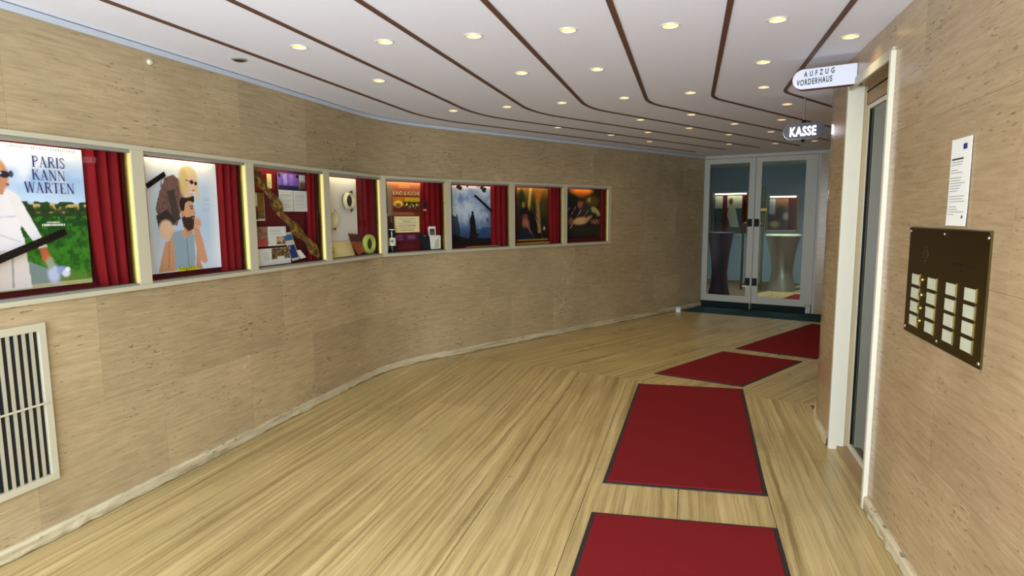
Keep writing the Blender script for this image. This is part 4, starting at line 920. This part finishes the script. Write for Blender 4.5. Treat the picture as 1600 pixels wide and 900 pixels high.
def high_table(a_, d_, r_top, h, mat, label, top):
    c = DF(a_, d_, 0); t = thing('bar_table', c, label, 'table', 'covered bar tables in the foyer')
    part('stretch_cover', mat, t, lambda m: m.lathe([(r_top*1.0,h-.015),(r_top*.93,h-.10),(r_top*.70,h*.62),(r_top*.60,h*.38),(r_top*.66,h*.2),(r_top*.84,.03),(r_top*.86,.0)], c, n=40, wob=lambda q, z: 1+.06*math.sin(4*q)*max(0, 1-z/(h*.5))), True)
    part('table_top', top, t, lambda m: m.lathe([(0,h+.012),(r_top*.99,h+.012),(r_top*1.02,h),(r_top*1.02,h-.02),(r_top*.95,h-.024)], c, n=40), True)
    for i in range(4):
        q = math.pi/4+i*math.pi/2; part('foot', 'black', t, lambda m: m.lathe([(0,0),(.04,0),(.035,.02),(0,.025)], (c[0]+r_top*.74*math.cos(q), c[1]+r_top*.74*math.sin(q), 0), n=12))
high_table(-.04,1.4,.235,1.20,'purple_cloth','bar table under a dark purple stretch cover behind the left leaf','purple_cloth')
high_table(.82,2.9,.33,1.13,'silver_cloth','bar table under a silver stretch cover behind the right leaf','plate_white')
mat_([DF(1.05,1.5,0)[:2],DF(2.2,1.25,0)[:2],DF(2.35,2.1,0)[:2],DF(1.15,2.4,0)[:2]], 'red mat on the foyer floor behind the right door leaf')
downlight(*DF(-.3,2.2,0)[:2], 2.62, 'added unseen foyer downlight above the space between the bar tables', 'added foyer fill lights', 'foyer_fill_beam', 200, (1, .93, .82))  # unseen lamp added to brighten the foyer
downlight(*DF(1.2,2.4,0)[:2], 2.62, 'added unseen foyer downlight above the silver bar table', 'added foyer fill lights', 'foyer_fill_beam', 200, (1, .93, .82))  # second added lamp, out of view, lifts the foyer light

# ------------------------------------------------------------------ lift doorway in the right wall
FR = frame((XR,0), (0,1), (1,0))      # a = y, d = into the wall
d2 = thing('door_2', (XR+.05, (DY0+DY1)/2, 0), 'narrow glazed lift doorway with cream jambs in the polished wall', kind='structure')
part('jamb', 'white_jamb', d2, lambda m: m.fbox(FR, DY0-.022, DY0+.006, -.022, .10, 0, DZ))
part('jamb', 'white_jamb', d2, lambda m: m.fbox(FR, DY1-.012, DY1+.018, -.014, .078, 0, DZ))
part('head_casing', 'cream_paint', d2, lambda m: m.fbox(FR, DY0, DY1, -.012, .0, DZ-.03, DZ+.022))
part('head_soffit', 'wood', d2, lambda m: m.fbox(FR, DY0, DY1, .0, .10, DZ-.008, DZ+.0))
part('transom', 'wood', d2, lambda m: m.fbox(FR, DY0, DY1, .095, .14, 2.215, DZ-.008))
part('black_strip', 'black', d2, lambda m: m.fbox(FR, DY0, DY1, .092, .096, 2.29, 2.30))  # thin black strip across the transom face
part('threshold', 'wood', d2, lambda m: m.fbox(FR, DY0, DY1, .035, .14, 0, .022))
lf = part('door_leaf', 'white_jamb', d2, lambda m: [m.fbox(FR,DY1-.06,DY1-.014,.098,.132,.024,2.21), m.fbox(FR,DY0+.006,DY0+.05,.098,.132,.024,2.21), m.fbox(FR,DY0+.05,DY1-.06,.098,.132,2.185,2.21), m.fbox(FR,DY0+.05,DY1-.06,.098,.132,.024,.06)])
o = part('glass_pane', 'lobby_glass', None, lambda m: m.fbox(FR, DY0+.045, DY1-.055, .108, .114, .055, 2.19)); o.parent = lf; o.matrix_parent_inverse = Matrix.Translation(-d2.location)
o = part('gasket', 'black', None, lambda m: m.fbox(FR, DY1-.063, DY1-.059, .100, .112, .06, 2.185)); o.parent = lf; o.matrix_parent_inverse = Matrix.Translation(-d2.location)
lb = MB(); lb.fbox(FR, 2.9,5.0,1.5,1.6,0,2.6); tag(lb.build('wall_lobby', 'lobby_brown'), kind='structure', label='dim brown lobby wall behind the lift door glass')
lb = MB(); lb.fbox(FR, 2.85,2.95,.13,1.55,0,2.6); lb.fbox(FR, 4.62,4.72,.13,1.55,0,2.6); tag(lb.build('wall_lobby_sides', 'lobby_brown'), kind='structure', label='dim side walls of the lift lobby')
lb = MB(); lb.fbox(FR, 2.85,4.7,.12,1.6,2.5,2.6); tag(lb.build('ceiling_lobby', 'ceiling_paint'), kind='structure', label='ceiling of the lift lobby')
lb = MB(); lb.fbox(FR, 2.85,4.7,.10,1.6,-.05,-.001); tag(lb.build('floor_lobby', 'lobby_brown'), kind='structure', label='floor of the lift lobby')

# ------------------------------------------------------------------ signs
ex = Vector((.34,-.11)).normalized(); FS = frame((.598,4.305), ex, (-ex.y, ex.x))     # d away from the camera
s = thing('lift_sign', (.77,4.25,2.31), 'white round-ended lift sign reading AUFZUG VORDERHAUS beside the door head', 'sign')
Ls, zc, hh = .362, 2.382, .062
def stad(h_, r0=0): return [(h_+r0+h_*math.cos(q), zc+h_*math.sin(q)) for q in [math.pi/2+math.pi*i/14 for i in range(15)]]
face = stad(hh)+[(Ls,zc-hh),(Ls,zc+hh)]
part('casing', 'strip_brown', s, lambda m: m.prism(FS, [(a_-.0,z_) for a_,z_ in face], .004, .060))
part('front_panel', 'sign_white', s, lambda m: m.prism(FS, [(hh+(a_-hh)*.985 if a_ > hh else a_+.002, zc+(z_-zc)*.965) for a_,z_ in face], -.002, .004))
part('rear_panel', 'sign_white', s, lambda m: m.prism(FS, [(a_,zc+(z_-zc)*.965) for a_,z_ in face], .060, .066))
part('wall_bracket', 'black', s, lambda m: m.fbox(FS, Ls, Ls+.02, .0, .06, zc-hh, zc+hh+.02))
text_on('AUFZUG', FS, .066,.236, 2.394,2.428,-.0026,'ink',s,'lettering',spacing=1.9,offset=.03,dz=.006)
text_on('VORDERHAUS', FS, .026,.226, 2.343,2.380,-.0026,'ink',s,'lettering',spacing=1.2,offset=.03,dz=.008)
FK = frame((.735,5.6), (1,0), (0,1))
s = thing('box_office_sign', (.885,5.6,2.16), 'small oval illuminated sign reading KASSE hanging near the rounded corner', 'sign')
zc = 2.228; tl = .055
def tilt(F, k): return lambda a_, d_, z_: F(a_, d_, z_+k*(a_-.15))
FKt = tilt(FK, tl)
def oval(L_, h_, cx): return [(cx-L_+h_+h_*math.cos(q), zc+h_*math.sin(q)) for q in [math.pi/2+math.pi*i/12 for i in range(13)]]+[(cx+L_-h_+h_*math.cos(q), zc+h_*math.sin(q)) for q in [-math.pi/2+math.pi*i/12 for i in range(13)]]
part('housing', 'grey_enamel', s, lambda m: m.prism(FKt, oval(.158,.062,.152), .0, .07))
part('rim', 'chrome', s, lambda m: m.prism(FKt, oval(.162,.066,.152), .01, .06))
text_on('KASSE', FKt, .043,.240, 2.187,2.263,-.0015,'kasse_light',s,'lettering',spacing=1.12,offset=.022)
def flip(F): return lambda a_, d_, z_: F(.304-a_, d_, z_)
part('hanging_rod', 'chrome', s, lambda m: m.tube([FK(.150,.035,2.28),FK(.150,.035,H)], .007, 10), True)
part('rod_collar', 'black', s, lambda m: m.lathe([(.0,.0),(.022,.0),(.012,.03),(0,.03)], FK(.150,.035,2.288), n=14))
part('rod_nut', 'black', s, lambda m: m.lathe([(0,-.03),(.008,-.028),(.02,.0),(0,.0)], FK(.150,.035,2.168), n=14))

# ------------------------------------------------------------------ intercom and notice on the right wall
# FR: a = y grows away from the camera, d<0 toward the passage
FI = lambda a_, d_, z_: FR(a_, d_*.45, z_)
ic = thing('intercom_panel', (XR,2.69,1.035), 'dark brass intercom panel with sixteen pale name plates on the polished wall', 'intercom')
IY0, IY1, IZ0, IZ1 = 2.318, 3.066, 1.035, 1.492
part('back_plate', 'dark_brass', ic, lambda m: m.hexa([FI(IY0,-.016,IZ0),FI(IY1,-.016,IZ0),FI(IY1,0,IZ0),FI(IY0,0,IZ0),FI(IY0,-.016,IZ1-.004),FI(IY1,-.016,IZ1-.004),FI(IY1,0,IZ1),FI(IY0,0,IZ1)]))
part('upper_lip', 'dark_brass', ic, lambda m: m.fbox(FI, IY0, IY1, -.022, -.016, IZ1-.016, IZ1-.004))
for cy in (2.957,2.777,2.593,2.431):
    for rz in (1.270,1.211,1.153,1.094):
        p = part('name_plate', 'plate_white', ic, lambda m: m.fbox(FI, cy-.043, cy+.045, -.020, -.016, rz-.022, rz+.022))
        part('button_bar', 'brass', p, lambda m: m.fbox(FI, cy-.0475, cy-.044, -.021, -.016, rz-.025, rz+.026))
for rz in (1.276,1.213,1.158,1.105): part('push_button', 'brass', ic, lambda m: m.lathe([(0,.008),(.008,.007),(.010,.0)], FI(2.882,-.016,rz), (-1,0,0), 12), True)
for (sy,sz) in ((3.054,1.473),(2.69,1.470),(2.330,1.468),(2.328,1.052),(2.69,1.056),(3.052,1.052)): part('screw', 'chrome', ic, lambda m: m.lathe([(0,.004),(.005,.003),(.007,0)], FI(sy,-.017,sz), (-1,0,0), 10), True)
part('speaker_emblem', 'brass', ic, lambda m: m.prism(FI, [(2.866,1.342),(2.828,1.384),(2.868,1.422),(2.904,1.382)], -.0172, -.0162))
for i in range(5): part('speaker_slot', 'black', ic, lambda m: m.fbox(FI, 2.848+.002*i, 2.888-.002*i, -.0178, -.0173, 1.362+.010*i, 1.365+.010*i))
for i, z_ in enumerate((1.366,1.358)):
    m = MB(); r_ = random.Random(i+8); y_ = 2.42
    while y_ < 2.60: l_ = .006+.012*r_.random(); m.fbox(FI, y_, y_+l_, -.0166, -.0160, z_, z_+.004); y_ += l_+.005
    m.build('engraved_line', 'black', ic)
nt_ = thing('paper_notice', (XR,2.607,1.502), 'white paper notice taped to the wall above the intercom', 'notice')
NF = lambda a_, d_, z_: FR(a_, d_-.004-.012*max(0, (1.60-z_)/.1)**2*.2, z_)
part('sheet', 'paper', nt_, lambda m: [m.fbox(NF, 2.520, 2.692, -.0012, .0, 1.503+.063*i, 1.503+.063*(i+1)) for i in range(5)])
part('blue_mark', 'navy', nt_, lambda m: m.fbox(NF, 2.556, 2.588, -.0018, -.0013, 1.776, 1.796))
part('blue_mark', 'navy', nt_, lambda m: m.lathe([(0,.0008),(.006,.0006),(.007,0)], NF(2.555,-.0012,1.535), (-1,0,0), 12))
rr_ = random.Random(11)
for i in range(22):
    z_ = 1.742-.0095*i
    if i in (3,6,13,17): continue
    a1 = 2.68; a0 = 2.54+.09*rr_.random() if i not in (0,) else 2.58
    part('text_line', 'ink' if i == 0 else 'soft_ink', nt_, lambda m: m.fbox(NF, a0, a1, -.0018, -.0013, z_, z_+(.006 if i == 0 else .0028)))
